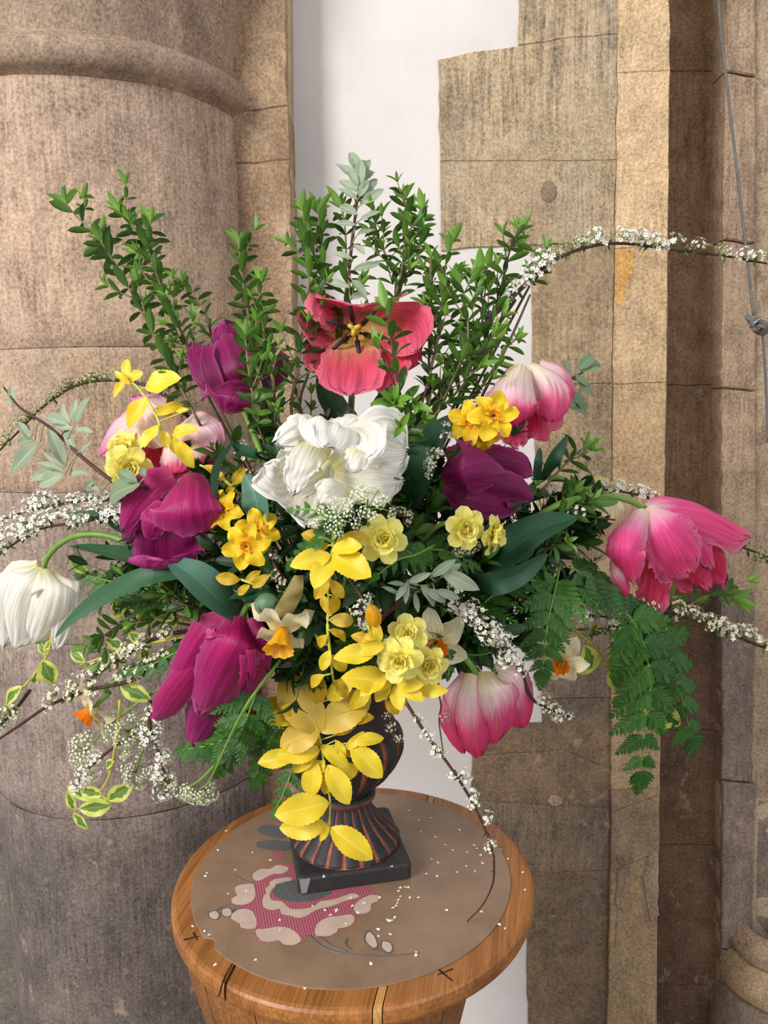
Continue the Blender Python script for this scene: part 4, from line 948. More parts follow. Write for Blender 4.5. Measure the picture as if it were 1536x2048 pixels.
htulip('pink and cream tulip nodding at lower right above the table', (952, 1346, .0), [(938, 1325, .0), (915, 1300, .02), (870, 1270, .05)], PINKW, [
 ([(980, 1350, .03), (1000, 1400, .04), (1010, 1455, .03)], (80, 130, 110), dict(mat=CRIM)),
 ([(980, 1346, .01), (1018, 1372, -.01), (1040, 1410, -.01), (1052, 1452, .0)], (60, 106, 108, 76), dict(u0=.1)),
 ([(934, 1348, .01), (912, 1400, .0), (906, 1450, .0), (926, 1506, .0)], (30, 56, 60, 40), dict(u0=.3)),
 ([(962, 1344, .0), (978, 1385, -.03), (988, 1432, -.035), (990, 1486, -.02)], (66, 126, 146, 120), dict(cup=.6, tipr=.86)),
 ([(942, 1346, .0), (936, 1400, -.028), (944, 1456, -.034), (958, 1512, -.025)], (34, 50, 66, 78), dict(u0=.1)),
], cup=.55, frill=.04)
htulip('pale pink and crimson tulip at left half hidden by golden leaves', (330, 905, .07), [(400, 900, .07), (500, 970, .09)], PALEP, [
 ([(325, 870, .05), (318, 912, .05), (300, 944, .04)], (90, 124, 100), dict(mat=CRIM)),
 ([(345, 875, .04), (348, 915, .035), (346, 946, .03)], (54, 76, 60), dict(mat=PINKW)),
 ([(395, 880, .05), (408, 905, .05), (415, 930, .04)], (50, 60, 44), dict(mat=PINKW)),
 ([(340, 868, .04), (378, 845, .02), (414, 862, .02), (436, 900, .03)], (60, 66, 64, 46), dict(u0=.1)),
 ([(345, 885, .04), (318, 840, .01), (288, 812, .01), (262, 796, .03)], (90, 116, 100, 60), dict(u0=.1)),
 ([(318, 866, .03), (272, 848, .0), (230, 868, .0), (200, 908, .015)], (70, 96, 84, 60), dict(u0=.15)),
], cup=.5, frill=.06)
htulip('cream tulip half hidden behind the hot pink tulip stem', (1175, 962, .1), [(1150, 970, .09), (1110, 955, .08), (1060, 975, .09)], CREAM, [
 ([(1195, 1080, .09), (1202, 1140, .08), (1210, 1184, .08)], (90, 84, 56), dict(frill=.1)),
 ([(1168, 962, .09), (1150, 1010, .07), (1146, 1060, .07), (1152, 1116, .08)], (50, 60, 60, 40)),
 ([(1226, 960, .09), (1246, 1010, .07), (1244, 1060, .07), (1238, 1108, .08)], (60, 60, 60, 40)),
 ([(1198, 952, .09), (1200, 1010, .06), (1196, 1068, .06), (1186, 1120, .08)], (84, 122, 126, 90)),
], cup=.4, frill=.08)

# ------------------------------------------------------------------ daffodils
def petal_set(mat, Wd, bend, n=4, a=.55, b=.42, fold=.1, wave=.05):
    return leafset('petal', mat, n, Wd=Wd, a=a, b=b, fold=fold, bend=bend, n=9, wave=wave)
DP = {'y': petal_set(DYEL, .33, .25, a=.6, b=.62, fold=.25, wave=.12), 'p': petal_set(DPALE, .38, .15), 'w': petal_set(DWHITE, .32, .4, b=.6, fold=.2, wave=.1), 'pi': petal_set(DPALE, .42, -.5, b=.35, wave=.09)}
def corona(r0, r1, h, frl, mat, seed=0):
    v = []; f = []; uv = []; n, sg = 9, 48
    for i in range(n+1):
        u_ = i/n
        for j in range(sg):
            a = 2*math.pi*j/sg; r_ = r0+(r1-r0)*(u_**1.6)+frl*r1*u_**3*math.sin(a*9+seed)+frl*.6*r1*u_*noise.noise(V((math.cos(a)*4, math.sin(a)*4, seed)))
            v.append(V((r_*math.cos(a), r_*math.sin(a), h*u_+frl*.5*r1*u_**4*math.sin(a*11+2)))); uv.append((j/sg, u_))
    for i in range(n):
        for j in range(sg): f.append((i*sg+j, i*sg+(j+1) % sg, (i+1)*sg+(j+1) % sg, (i+1)*sg+j))
    v.append(V((0, 0, 0))); uv.append((.5, 0)); f += [(len(v)-1, (j+1) % sg, j) for j in range(sg)]
    return mesh('corona', v, f, uv, True, [mat])
CM = {'y': corona(.1, .19, .13, .10, CORO, 1), 'trumpet': corona(.13, .36, .62, .08, CORY, 3), 'cup': corona(.13, .30, .38, .09, CORO, 5)}
DB = MB()
for i in range(6):
    a = i*1.047; DB.tube([V((math.cos(a)*.03, math.sin(a)*.03, 0)), V((math.cos(a)*.05, math.sin(a)*.05, .12))], .012, .016, 5)
DBM = DB.mesh('stamens', [STAM]); 
DB2 = MB()
for i in range(6):
    a = i*1.047; DB2.tube([V((math.cos(a)*.04, math.sin(a)*.04, 0)), V((math.cos(a)*.06, math.sin(a)*.06, .3))], .014, .02, 5)
DBM2 = DB2.mesh('stamens', [PIST])
def daff(label, px, py, dy, ax, rpx, kind, way=(), spin=0, elev=8, group=None, cor=None, els=None, mat_stem=STG):
    d = scr(*ax); P = pt((px, py, dy)); s = rpx*mpp(P); t_ = thing('daffodil', label, 'daffodil', P, group)
    Mx = axis_frame(P, d, spin)
    ps = DP['p' if kind == 'd' else kind]
    for i in range(6):
        e = (els[i] if els else elev)+random.uniform(-7, 7)
        lz = 0 if i % 2 else .012*s
        link('petal', random.choice(ps), t_, Mx @ Matrix.Translation((0, 0, lz)) @ Matrix.Rotation(rad(60*i), 4, 'Z') @ Matrix.Rotation(rad(e), 4, 'X') @ Matrix.Scale(s*random.uniform(.93, 1.05), 4))
    if kind == 'd':
        for lay_, (k, sc_, e) in enumerate(((6, .72, 24), (6, .55, 42), (5, .42, 60), (4, .3, 76))):
            for i in range(k):
                link('inner_petal', random.choice(DP['pi']), t_, Mx @ Matrix.Translation((0, 0, s*(.03+lay_*.03))) @ Matrix.Rotation(rad(360*i/k+lay_*27+random.uniform(-10, 10)), 4, 'Z') @ Matrix.Rotation(rad(e+random.uniform(-8, 8)), 4, 'X') @ Matrix.Scale(s*sc_*random.uniform(.85, 1.1), 4))
    else:
        co_ = link('corona', CM[cor or 'y'], t_, Mx @ Matrix.Scale(s, 4)); link('stamens', DBM if (cor or 'y') == 'y' else DBM2, co_, Mx @ Matrix.Scale(s, 4))
    b = MB(); b.tube([P-d*s*.02, P-d*s*.3, P-d*s*.45, P-d*s*.62], s*.05, s*.085, 8); link('flower_tube', b.mesh('flower_tube', [STG]), t_)
    Q = P-d*s*.6
    tube_obj('stem', [Q]+mouth_path(Q-d*.01, d, way)[1:], .0022, .0026, mat_stem, t_, 7, 5)
    return t_
g = 'small yellow daffodils with orange cups at middle left'
daff('yellow daffodil with orange cup tucked beside the big magenta tulip', 446, 1020, .0, (-.35, .1, .8), 48, 'y', spin=.4, group=g)
daff('yellow daffodil at middle left, upper right of the front pair', 516, 1062, -.01, (.15, .2, 1), 48, 'y', spin=.2, group=g)
daff('yellow daffodil at middle left, lower front of the pair with open orange cup', 492, 1092, -.03, (-.05, -.1, 1), 52, 'y', spin=.75, group=g)
g = 'yellow daffodils with orange cups at upper right'
daff('yellow daffodil at upper right, left one of the pair beside the pink tulip', 940, 845, -.02, (-.25, .1, 1), 48, 'y', spin=.1, group=g)
daff('yellow daffodil at upper right overlapping the pink tulip', 986, 832, -.04, (.25, .2, 1), 56, 'y', spin=.6, group=g)
daff('yellow daffodil facing down below the upper right pair', 962, 872, .0, (.1, -.7, .7), 42, 'y', spin=.3, group=g)
g = 'pale yellow double daffodils'
daff('pale yellow double daffodil at left, upper of two above the magenta tulip', 252, 900, .0, (-.3, .2, 1), 50, 'd', group=g)
daff('pale yellow double daffodil at left, lower of two above the magenta tulip', 258, 935, -.01, (.2, -.2, 1), 48, 'd', spin=.5, group=g)
daff('single pale yellow double daffodil right of the cow parsley in the centre', 766, 1078, -.03, (.05, .0, 1), 54, 'd', spin=.3, group=g)
daff('pale lemon double daffodil below the purple tulip, left of two', 930, 1056, -.03, (.25, -.15, .8), 46, 'd', spin=.2, way=[(880, 1050, .0), (830, 1100, .05)], group=g)
daff('pale lemon double daffodil below the purple tulip, right of two seen side on', 984, 1068, -.03, (.8, -.15, .35), 46, 'd', spin=.6, way=[(930, 1080, .02)], group=g)
daff('lemon double daffodil at lower centre, topmost of the three', 814, 1268, -.03, (.0, .3, 1), 44, 'd', spin=.1, group=g)
daff('lemon double daffodil at lower centre, left front of the three', 800, 1320, -.05, (-.2, -.1, 1), 50, 'd', spin=.7, group=g)
daff('lemon double daffodil at lower centre, right of the three', 856, 1330, -.045, (.2, -.1, 1), 46, 'd', spin=.4, group=g)
daff('ivory daffodil with amber trumpet facing down beside the magenta tulip', 566, 1256, -.02, (-.08, -.75, .6), 84, 'w', cor='trumpet', spin=.25, way=[(575, 1205, .0), (600, 1170, .04)], elev=-6, els=[5, -28, 4, 8, -30, 5])
daff('ivory daffodil with orange cup behind the three lemon doubles', 866, 1290, .015, (.1, -.2, 1), 82, 'w', cor='cup', spin=.1)
daff('ivory daffodil with ruffled orange trumpet at lower right', 1122, 1322, .0, (-.25, -.35, .9), 60, 'w', cor='cup', spin=.5, way=[(1090, 1280, .05)])
daff('ivory daffodil with orange trumpet at lower left below the blossom', 186, 1418, .0, (-.55, -.6, .25), 74, 'w', cor='cup', spin=.2, way=[(215, 1375, .02), (300, 1330, .05)], els=[-15, 10, 20, 20, -10, 0])
daff('shaded yellow daffodil deep behind the magenta tulip leaves', 466, 1215, .04, (-.3, .2, .8), 60, 'w', cor='cup', spin=.9)

# ------------------------------------------------------------------ tulip leaves (broad straps)
def strap(label, pts, wpx, mat=TUL, fold=.3, nrm=(0, .3, 1), nseg=7, power=.55, root=False):
    P = stem_pts(pts); C = catmull(P, nseg); n = len(C)-1; nv = scr(*nrm); v = []; uv = []; f = []; sd = 4; c = 2*sd+1
    for i, p in enumerate(C):
        t = (C[min(i+1, n)]-C[max(i-1, 0)]).normalized(); x = t.cross(nv).normalized(); z = x.cross(t)
        u_ = i/n; w_ = wpx*.5*mpp(p)*max(.03, (math.sin(math.pi*min(1, (u_*.93+.07)**.8)))**power)
        for j in range(c):
            v_ = (j-sd)/sd; v.append(p+x*(v_*w_)+z*(fold*abs(v_)**1.3*w_+.06*w_*math.sin(u_*11+v_*2)*abs(v_))); uv.append((.5+.5*v_, u_))
    for i in range(n):
        for j in range(c-1): f.append((i*c+j, i*c+j+1, (i+1)*c+j+1, (i+1)*c+j))
    o = link('tulip_leaf', mesh('tulip_leaf', v, f, uv, True, [mat])); o.data.materials[0] = mat
    return tag(o, label, 'tulip leaf')
strap('broad dark green tulip leaf pointing right under the purple tulip', [(960, 1155, .05), (1010, 1110, .0), (1080, 1060, -.01), (1152, 1034, -.02)], 100, nrm=(-.3, .8, .7))
strap('dark tulip leaf curling up to the right below the lemon daffodils', [(940, 1150, .05), (980, 1165, -.02), (1040, 1148, -.03), (1096, 1108, -.03)], 52, nrm=(-.2, -.3, 1))
strap('blue-green broad tulip leaf slanting down above the hanging magenta tulip', [(492, 1240, .04), (440, 1200, .0), (385, 1150, -.02), (338, 1120, -.02)], 78, TULB, nrm=(.3, .8, 1))
strap('long narrow tulip leaf drooping to the left over the blossom', [(480, 1150, .06), (380, 1140, .0), (280, 1160, -.03), (200, 1200, -.04), (150, 1235, -.04), (110, 1275, -.03)], 46, nrm=(.2, .6, 1))
strap('dark tulip leaf spreading left under the middle magenta tulip', [(440, 1180, .05), (340, 1140, .01), (240, 1110, .01), (140, 1092, .01)], 62, nrm=(0, 1, .5))
strap('slim tulip leaf curving left beside the white blossom at middle left', [(330, 1090, .05), (240, 1060, .02), (215, 1035, .01), (180, 1025, .0), (130, 1028, .0)], 24, nrm=(.3, 1, .6))
strap('narrow upright tulip leaf curving between magenta tulip and white tulip', [(450, 1040, .03), (428, 985, -.01), (432, 930, -.02), (466, 882, -.02)], 26, TULB, nrm=(.9, .2, .5))
strap('rounded blue-green tulip leaf left of the open white tulip', [(512, 1080, .05), (516, 1030, .0), (508, 985, -.01), (490, 950, -.01)], 60, TULB, nrm=(-.3, .1, 1))
strap('dark leaf arching left above the rounded tulip leaf', [(545, 930, .04), (510, 912, .01), (480, 900, .01), (460, 885, .0)], 34, nrm=(0, .8, .7))
strap('tall dark tulip leaf between white tulip and small daffodils', [(820, 1010, .07), (845, 940, .03), (865, 880, .01), (915, 828, .0)], 66, nrm=(-.5, .2, 1))
strap('pointed dark leaf right of the purple tulip', [(1080, 960, .05), (1105, 920, .01), (1135, 872, .0)], 34, nrm=(.4, -.2, 1))
strap('short green bud-like leaf right of the purple tulip', [(1072, 960, .02), (1076, 925, .0), (1080, 895, .0)], 18, nrm=(0, 0, 1))
strap('dark tulip leaf behind the coral tulip pointing down left', [(700, 850, .07), (660, 800, .07), (640, 740, .07)], 50, nrm=(.3, 0, 1))
strap('broad dark leaf behind the coral tulip on the right', [(760, 860, .07), (770, 810, .05), (800, 760, .06)], 50, nrm=(-.3, .2, 1))
strap('wide dark leaf lying above the ivory trumpet daffodil', [(600, 1200, .05), (540, 1195, .01), (490, 1190, .01), (455, 1200, .01)], 56, nrm=(.1, .9, .6))
strap('dark leaf curving over the twigs behind the upper left purple tulip', [(560, 900, .07), (535, 840, .05), (530, 790, .05)], 36, nrm=(-.2, 0, 1))
strap('upright green tulip leaf right of the chicken wire in the centre', [(795, 1240, .05), (815, 1190, .02), (850, 1120, .02)], 26, nrm=(-.4, 0, 1))

# ------------------------------------------------------------------ green shrub sprigs (privet-like and spirea shoots)
GS = [
 ('tall leafy twig at far upper left leaning out', [(430, 900, .08), (390, 830), (330, 715), (262, 585), (200, 480), (150, 430), (118, 385)], 30, 38),
 ('second leafy twig from the left leaning out at upper left', [(420, 800, .08), (365, 680), (322, 575), (295, 500), (255, 440), (224, 400)], 26, 36),
 ('leafy twig tip beside the second twig at upper left', [(400, 740, .1), (352, 640, .03), (318, 560, .02), (300, 480, .02), (302, 418, .02)], 24, 34),
 ('thin leafy twig behind the upper left purple tulip, above its left', [(440, 720, .1), (415, 640, .05), (388, 590, .05), (350, 545, .05)], 20, 26),
 ('leafy twig rising left of centre beside the stone column', [(548, 860, .05), (520, 760, -.02), (500, 650), (485, 560), (480, 512), (478, 462)], 26, 38),
 ('short side twig with leaves right of the upper left purple tulip', [(560, 850, .05), (545, 760, -.02), (530, 680, -.02), (520, 600, .0), (522, 540, .0)], 26, 34),
 ('dense leafy twig in front of the white plaster edge, leftmost of the tall middle ones', [(585, 850, .05), (596, 740), (606, 650), (618, 560), (612, 470), (602, 396)], 22, 36),
 ('dense leafy twig just left of the silver sprig', [(600, 840, .07), (618, 740, .02), (634, 640, .02), (646, 540, .02), (640, 460, .02), (634, 400, .02)], 22, 36),
 ('slender leafy twig touching the left of the silver sprig', [(650, 820, .1), (668, 720, .05), (690, 600, .04), (692, 500, .04), (688, 440, .03), (676, 390, .03)], 24, 36),
 ('leafy twig right of the silver sprig, topmost of the right middle ones', [(782, 640, .1), (795, 580, .05), (808, 510, .03), (812, 440, .03), (806, 372, .03)], 19, 36),
 ('leafy side twig leaning left from the middle branch', [(790, 600, .1), (778, 530, .04), (755, 470, .03), (746, 420, .03), (738, 390, .03)], 19, 32),
 ('leafy side twig leaning right from the middle branch', [(795, 600, .1), (830, 530, .04), (842, 470, .03), (846, 430, .03), (844, 400, .03)], 19, 32),
 ('leafy twig crossing in front of the coral tulip', [(800, 850, .05), (798, 780, -.03), (786, 700, -.05), (778, 650, -.05), (766, 590, -.04)], 30, 44),
 ('leafy twig rising right of the coral tulip', [(830, 850, .06), (862, 740, .02), (880, 640, .02), (890, 540, .02), (908, 460, .02)], 24, 38),
 ('short leafy twig right of the coral tulip with bright tips', [(850, 830, .07), (858, 720, .03), (858, 640, .03), (864, 560, .03), (868, 520, .03)], 24, 34),
 ('leafy twig before the white notch in the stone, left one', [(860, 860, .06), (905, 760, .0), (935, 680, .0), (930, 600, .0), (912, 540, .0)], 24, 38),
 ('leafy twig before the white notch in the stone, middle one', [(880, 870, .06), (940, 740, .02), (965, 640, .02), (962, 580, .02), (960, 525, .02)], 24, 40),
 ('slim pointed twig before the white notch in the stone', [(930, 780, .07), (980, 650, .03), (1006, 560, .03), (1020, 500, .03), (1048, 438, .03)], 30, 40),
 ('little leafy tip beside the start of the white blossom arch', [(1060, 570, .03), (1085, 530, .03), (1100, 470, .03)], 26, 26),
 ('leafy twig running to the upper right under the blossom arch', [(830, 880, .08), (880, 820, .03), (935, 760, .02), (985, 690, .02), (1010, 660, .02)], 28, 34),
 ('small leafy shoot below the blossom arch near the pink tulip', [(900, 850, .07), (965, 770, .02), (1010, 700, .02), (1050, 660, .02)], 32, 30),
 ('bright young shoot above the open white tulip', [(820, 900, .06), (800, 850, -.01), (790, 815, -.02), (782, 790, -.03)], 24, 44),
 ('leafy shoot at right of the purple tulip pointing right', [(1060, 1000, .05), (1110, 950, .02), (1150, 910, .02), (1188, 880, .02)], 28, 36),
 ('leafy shoot in front of the cream tulip', [(1060, 1130, .05), (1095, 1080, .01), (1120, 1040, .0), (1158, 965, .02)], 28, 40),
 ('leafy shoot left of the coral tulip crossing the dark purple petals', [(520, 860, .02), (505, 790, -.05), (495, 720, -.05), (488, 650, -.04)], 30, 34),
 ('curved leafy shoot below the hot pink tulip at far right', [(1300, 1250, .03), (1370, 1215, .02), (1420, 1190, .02), (1490, 1198, .02)], 40, 36),
 ('leafy shoots at left below the long tulip leaf', [(400, 1230, .05), (320, 1215, .02), (260, 1190, .02), (200, 1160, .03)], 24, 36),
 ('leafy shoot at left hanging down below the tulip leaves', [(380, 1250, .05), (300, 1240, .02), (240, 1250, .02), (180, 1290, .02)], 24, 38),
 ('leafy shoot reaching left above the hanging magenta tulip', [(420, 1220, .05), (370, 1210, .0), (330, 1195, -.01), (290, 1180, -.01)], 24, 34),
 ('leafy shoot left of the open white tulip', [(560, 900, .06), (540, 850, .03), (520, 810, .02)], 24, 36),
 ('leafy shoot over the top edge of the open white tulip', [(640, 900, .08), (610, 840, .05), (590, 780, .04), (575, 720, .04)], 24, 34),
]
for i, (lb, pts, step, size) in enumerate(GS):
    pts = [(p[0], p[1], p[2] if len(p) > 2 else 0) for p in pts]
    a_, b_ = pts[-2], pts[-1]; q_ = min(.6, 24/math.hypot(a_[0]-b_[0], a_[1]-b_[1])); pts[-1] = (b_[0]+(a_[0]-b_[0])*q_, b_[1]+(a_[1]-b_[1])*q_, b_[2])
    sprig(lb, pts, 'green', step*1.25, size*1.22, inc=44, k=3, start=.16 if len(pts) > 4 else .1, tipk='young', group='green leafy twigs', shoots=.45, mat=STR if i in (16, 17, 18, 12) else STW)
# bare woody branch behind
for lb, pts, r_ in (('bare brown branch slanting up right from the coral tulip', [(800, 900, .1), (880, 790, .06), (960, 700, .05), (1030, 600, .05)], .0035), ('grey branch fork behind the coral tulip top', [(770, 720, .12), (782, 640, .1), (800, 560, .08), (825, 520, .06)], .003),
                    ('grey twig slanting up to the notch at right', [(930, 860, .1), (970, 780, .07), (1020, 680, .06), (1060, 590, .06)], .0022)):
    t_ = thing('bare_branch', lb, 'branch', pt(pts[0])); tube_obj('stem', [MOUTH]+stem_pts(pts), r_, r_*.6, STW if 'grey' in lb else STR, t_, 7, 5)

# ------------------------------------------------------------------ silver-leaved sprigs
def silver(label, stem, leaves, kind='silver', extra=None, mat=None):
    P = stem_pts(stem); bp_ = MB(); t_ = thing('silver_sprig', label, 'foliage', P[0], 'silver leaved sprigs')
    tube_obj('stem', P, .0026, .0012, mat or STR, t_, 6, 5)
    for (x0, y0, x1, y1, wd, dz) in leaves:
        a = pt((x0, y0, stem[-1][2] if len(stem[-1]) > 2 else 0)); b_ = a+(pt((x1, y1))-pt((x0, y0))); b_ += B*dz
        leaf(kind, a, b_, t_, scr(random.uniform(-.4, .4), random.uniform(.0, .7), 1), wide=wd)
        cc_ = catmull(P, 6); q = min(cc_, key=lambda c: (c-a).length)
        if (q-a).length > .002: bp_.tube([q, q.lerp(a, .5)+B*.002, a, a.lerp(b_, .1)], .0009, .0005, 5)
    if bp_.v: link('side_stalks', bp_.mesh('side_stalks', [SILVS]), t_, kind='stuff')
    return t_
silver('silver-grey sprig with pointed leaves at the very top', [(690, 660, .12), (696, 580, .05), (700, 520, .02), (712, 420, .01), (722, 340, .0)],
 [(722, 350, 698, 302, 1, .01), (722, 345, 728, 298, 1.1, 0), (715, 360, 672, 322, 1, .005), (722, 365, 752, 318, 1, 0), (716, 385, 674, 355, 1, .01), (722, 390, 762, 355, 1, .01), (716, 400, 676, 378, .9, .01), (722, 410, 770, 378, 1, .01),
  (718, 345, 708, 318, 1.2, .01), (724, 350, 742, 322, 1.1, .01), (716, 430, 668, 400, 1, 0), (720, 440, 760, 425, 1, .01), (712, 450, 665, 440, .9, 0), (714, 470, 752, 452, 1, 0), (708, 490, 730, 510, 1.1, .01), (706, 520, 660, 500, 1, .01),
  (706, 540, 760, 530, 1, .01), (704, 560, 735, 590, 1, .01), (700, 575, 650, 560, 1, .01), (700, 600, 745, 570, 1, .0), (720, 370, 722, 325, 1.3, .015), (718, 395, 738, 360, 1.2, .015), (716, 375, 698, 340, 1.1, .015)])
silver('silver sprig reaching out at far left below the blossom', [(300, 1010, .06), (235, 970, .02), (165, 915, .0), (100, 855, .0), (40, 815, .0), (8, 775, .0)],
 [(28, 810, 18, 765, .8, 0), (28, 805, 4, 800, .8, 0), (150, 850, 172, 790, 1.3, .01), (140, 850, 75, 820, .9, .01), (145, 860, 105, 840, .9, .01), (150, 850, 150, 795, .9, .01), (150, 860, 182, 860, 1.2, 0), (140, 850, 120, 800, .6, .01),
  (150, 900, 125, 850, 1, .01), (80, 885, 25, 950, 1.2, .02), (130, 930, 112, 858, 1, .02), (60, 880, 40, 835, 1, .01), (70, 880, 20, 885, .6, 0), (110, 940, 60, 960, 1, .01), (130, 950, 70, 970, 1.1, .02), (130, 945, 80, 915, .5, .02), (140, 950, 170, 940, 1, 0),
  (130, 935, 95, 905, .5, .02), (190, 960, 155, 985, .8, 0), (160, 905, 180, 880, .8, 0), (200, 985, 170, 965, .9, 0)])
silver('grey-green sprig behind the pink tulip at upper right', [(1040, 860, .08), (1090, 800, .04), (1130, 765, .03), (1165, 745, .03)],
 [(1160, 745, 1205, 708, 1.2, .01), (1155, 742, 1188, 702, 1, .01), (1140, 750, 1130, 715, 1, 0), (1150, 755, 1190, 790, 1, .01), (1145, 750, 1178, 772, 1, .01), (1120, 780, 1190, 812, .9, .01), (1115, 790, 1185, 825, .9, .01), (1120, 795, 1150, 760, 1, 0), (1110, 800, 1155, 810, 1.2, .01), (1110, 740, 1085, 720, 1, 0), (1095, 745, 1065, 722, 1, 0), (1140, 760, 1192, 755, .6, 0)], 'silverd')
silver('silver sprig at centre right below the lemon daffodils', [(760, 1240, .04), (800, 1205, .0), (850, 1175, -.02), (890, 1150, -.03)],
 [(815, 1165, 860, 1145, 1, .01), (815, 1165, 792, 1195, 1, .01), (815, 1160, 810, 1205, .8, .01), (860, 1155, 910, 1115, 1, .01), (880, 1140, 955, 1178, 1.1, .02), (850, 1180, 900, 1200, 1.2, .01), (840, 1170, 880, 1210, 1, .01), (870, 1180, 920, 1195, 1, .01), (880, 1155, 925, 1125, .8, 0), (800, 1190, 770, 1170, .8, 0), (830, 1185, 835, 1225, .9, .01), (810, 1170, 785, 1160, .7, .01)])
silver('grey leaf spray between the left double daffodils and magenta tulip', [(330, 1000, .05), (290, 975, -.02), (262, 955, -.03)],
 [(275, 965, 240, 940, 1.2, .01), (280, 970, 200, 985, 1.2, .01), (290, 955, 280, 930, 1.2, .0)], 'silverd')

# ------------------------------------------------------------------ golden and variegated leaf sprays
def spray(label, stem, leaves, kind, mat=STY, name='golden_spray', cat='foliage', r_=(.0018, .001), dz0=0, group=None):
    bp_ = MB(); P = stem_pts(stem); t_ = thing(name, label, cat, P[0], group); tube_obj('stem', P, r_[0], r_[1], mat, t_, 7, 5)
    C = catmull(P, 6)
    for L_ in leaves:
        x0, y0, x1, y1, wd, dz = L_[:6]; kd = L_[6] if len(L_) > 6 else kind
        g_ = pt((x0, y0)); a = min(C, key=lambda c: (c-g_).cross(ray(x0, y0).normalized()).length)
        Y = a.y; a2 = at(x0, y0, Y-.002); b_ = at(x1, y1, Y-dz)
        leaf(kd, a2, b_, t_, scr(random.uniform(-.35, .35), random.uniform(.0, .7), 1), wide=wd)
        if (a-a2).length > .0025: bp_.tube([a, a.lerp(a2, .5)+B*.001, a2, a2.lerp(b_, .12)], .0009, .0006, 5)
    if bp_.v: link('side_stalks', bp_.mesh('side_stalks', [mat]), t_, kind='stuff')
    return t_
Yc = .775
spray('golden leaf cascade hanging down the front of the urn', [(600, 1330, .80), (615, 1400, .775), (640, 1480, .765), (652, 1560, .765), (660, 1600, .765), (658, 1665, .762)],
 [(640, 1465, 572, 1355, 1.0, .02, 'yellowb'), (606, 1445, 530, 1390, 1.0, .0), (600, 1440, 524, 1432, .85, .02), (640, 1455, 560, 1490, 1.15, .03, 'yellowb'), (600, 1450, 565, 1480, 1, .01),
  (640, 1465, 735, 1385, 1.0, .01, 'yellowb'), (650, 1460, 690, 1385, 1.1, -.01, 'yellowo'), (640, 1500, 555, 1510, 1.1, .02), (600, 1510, 512, 1522, .95, .01), (640, 1490, 700, 1535, .9, .02), (672, 1480, 690, 1518, 1, .01),
  (700, 1485, 766, 1470, .9, .01), (700, 1490, 768, 1555, 1.1, .02), (650, 1520, 590, 1597, 1.0, .01), (632, 1520, 615, 1600, 1.35, .02), (652, 1530, 705, 1605, 1.3, .03), (660, 1560, 720, 1530, 1.4, .0), (655, 1500, 690, 1550, .7, 0, 'yellowo'),
  (658, 1605, 552, 1632, 1.4, .03), (655, 1650, 556, 1660, 1.1, .01), (660, 1655, 746, 1716, 1.15, .03), (656, 1650, 646, 1680, 1, .02), (600, 1455, 596, 1395, 1.1, 0, 'yellowo'), (670, 1470, 720, 1430, 1, -.01, 'yellowo'), (625, 1375, 560, 1370, 1, .0, 'yellowo'), (700, 1420, 742, 1372, .9, .02), (690, 1440, 748, 1430, .9, .01, 'yellowo'), (640, 1480, 590, 1530, 1, .0, 'yellowo'), (660, 1540, 640, 1600, 1, .01), (610, 1430, 570, 1415, 1, .02), (640, 1410, 630, 1350, 1.1, .02, 'yellowo'), (670, 1500, 735, 1500, .9, .0, 'yellowo'), (640, 1500, 570, 1545, 1, .01), (655, 1400, 700, 1360, 1, .02), (690, 1500, 725, 1470, .8, .01), (610, 1380, 650, 1370, 1.2, .0)], 'yellow')
spray('golden leaf spray at lower centre left of the lemon doubles', [(735, 1250, -.03), (760, 1300, -.035), (780, 1360, -.04), (790, 1385, -.04)],
 [(785, 1365, 700, 1350, 1.2, .03), (752, 1305, 672, 1310, .9, .02), (790, 1370, 800, 1418, 1.3, .02), (795, 1362, 845, 1400, 1.1, .02), (830, 1380, 890, 1385, .9, .02), (770, 1290, 705, 1300, 1.1, .01), (760, 1270, 730, 1275, 1.1, .01), (745, 1240, 765, 1285, 1, .01), (755, 1310, 730, 1275, 1, 0), (780, 1360, 750, 1405, 1.3, .01, 'yellowo'), (770, 1400, 800, 1432, 1, .0, 'yellowo'), (790, 1370, 840, 1370, .9, .02), (760, 1320, 800, 1345, 1, .01, 'yellowo'), (775, 1350, 720, 1385, 1, .02), (790, 1390, 825, 1425, 1, .0, 'yellowo'), (745, 1280, 700, 1270, 1, .0, 'yellowo')], 'yellow')
spray('golden leaf spray in the centre under the cow parsley', [(668, 1060, -.03), (664, 1110, -.035), (655, 1160, -.03), (660, 1220, -.02)],
 [(662, 1110, 583, 1126, 1.0, .02), (662, 1115, 628, 1165, 1.25, .03), (664, 1110, 735, 1142, 1.3, .03), (664, 1100, 715, 1085, 1.2, .02), (655, 1080, 600, 1065, 1.1, 0, 'yellowo'), (660, 1160, 690, 1200, 1.2, .01, 'yellowo'), (656, 1150, 630, 1200, 1.2, .01, 'yellowo'), (664, 1190, 680, 1240, 1.2, .0, 'yellowo'), (670, 1090, 730, 1065, 1.1, 0, 'yellowo'), (660, 1090, 610, 1100, 1, 0, 'yellowo')], 'yellow')
spray('thin golden spray hanging between trumpet daffodil and lemon doubles', [(662, 1200, .0), (655, 1250, -.02), (662, 1320, -.03), (668, 1370, -.02)],
 [(660, 1300, 638, 1345, 1.3, .01), (662, 1310, 698, 1345, 1.1, .0), (658, 1260, 708, 1275, .9, 0, 'yellowo'), (658, 1240, 715, 1240, 1, 0, 'yellowb'), (656, 1270, 620, 1300, 1, 0, 'yellowo'), (670, 1360, 700, 1400, 1, 0, 'yellowo'), (650, 1350, 600, 1375, .9, 0, 'yellowo'), (664, 1230, 640, 1190, 1, .0, 'yellowo')], 'yellow')
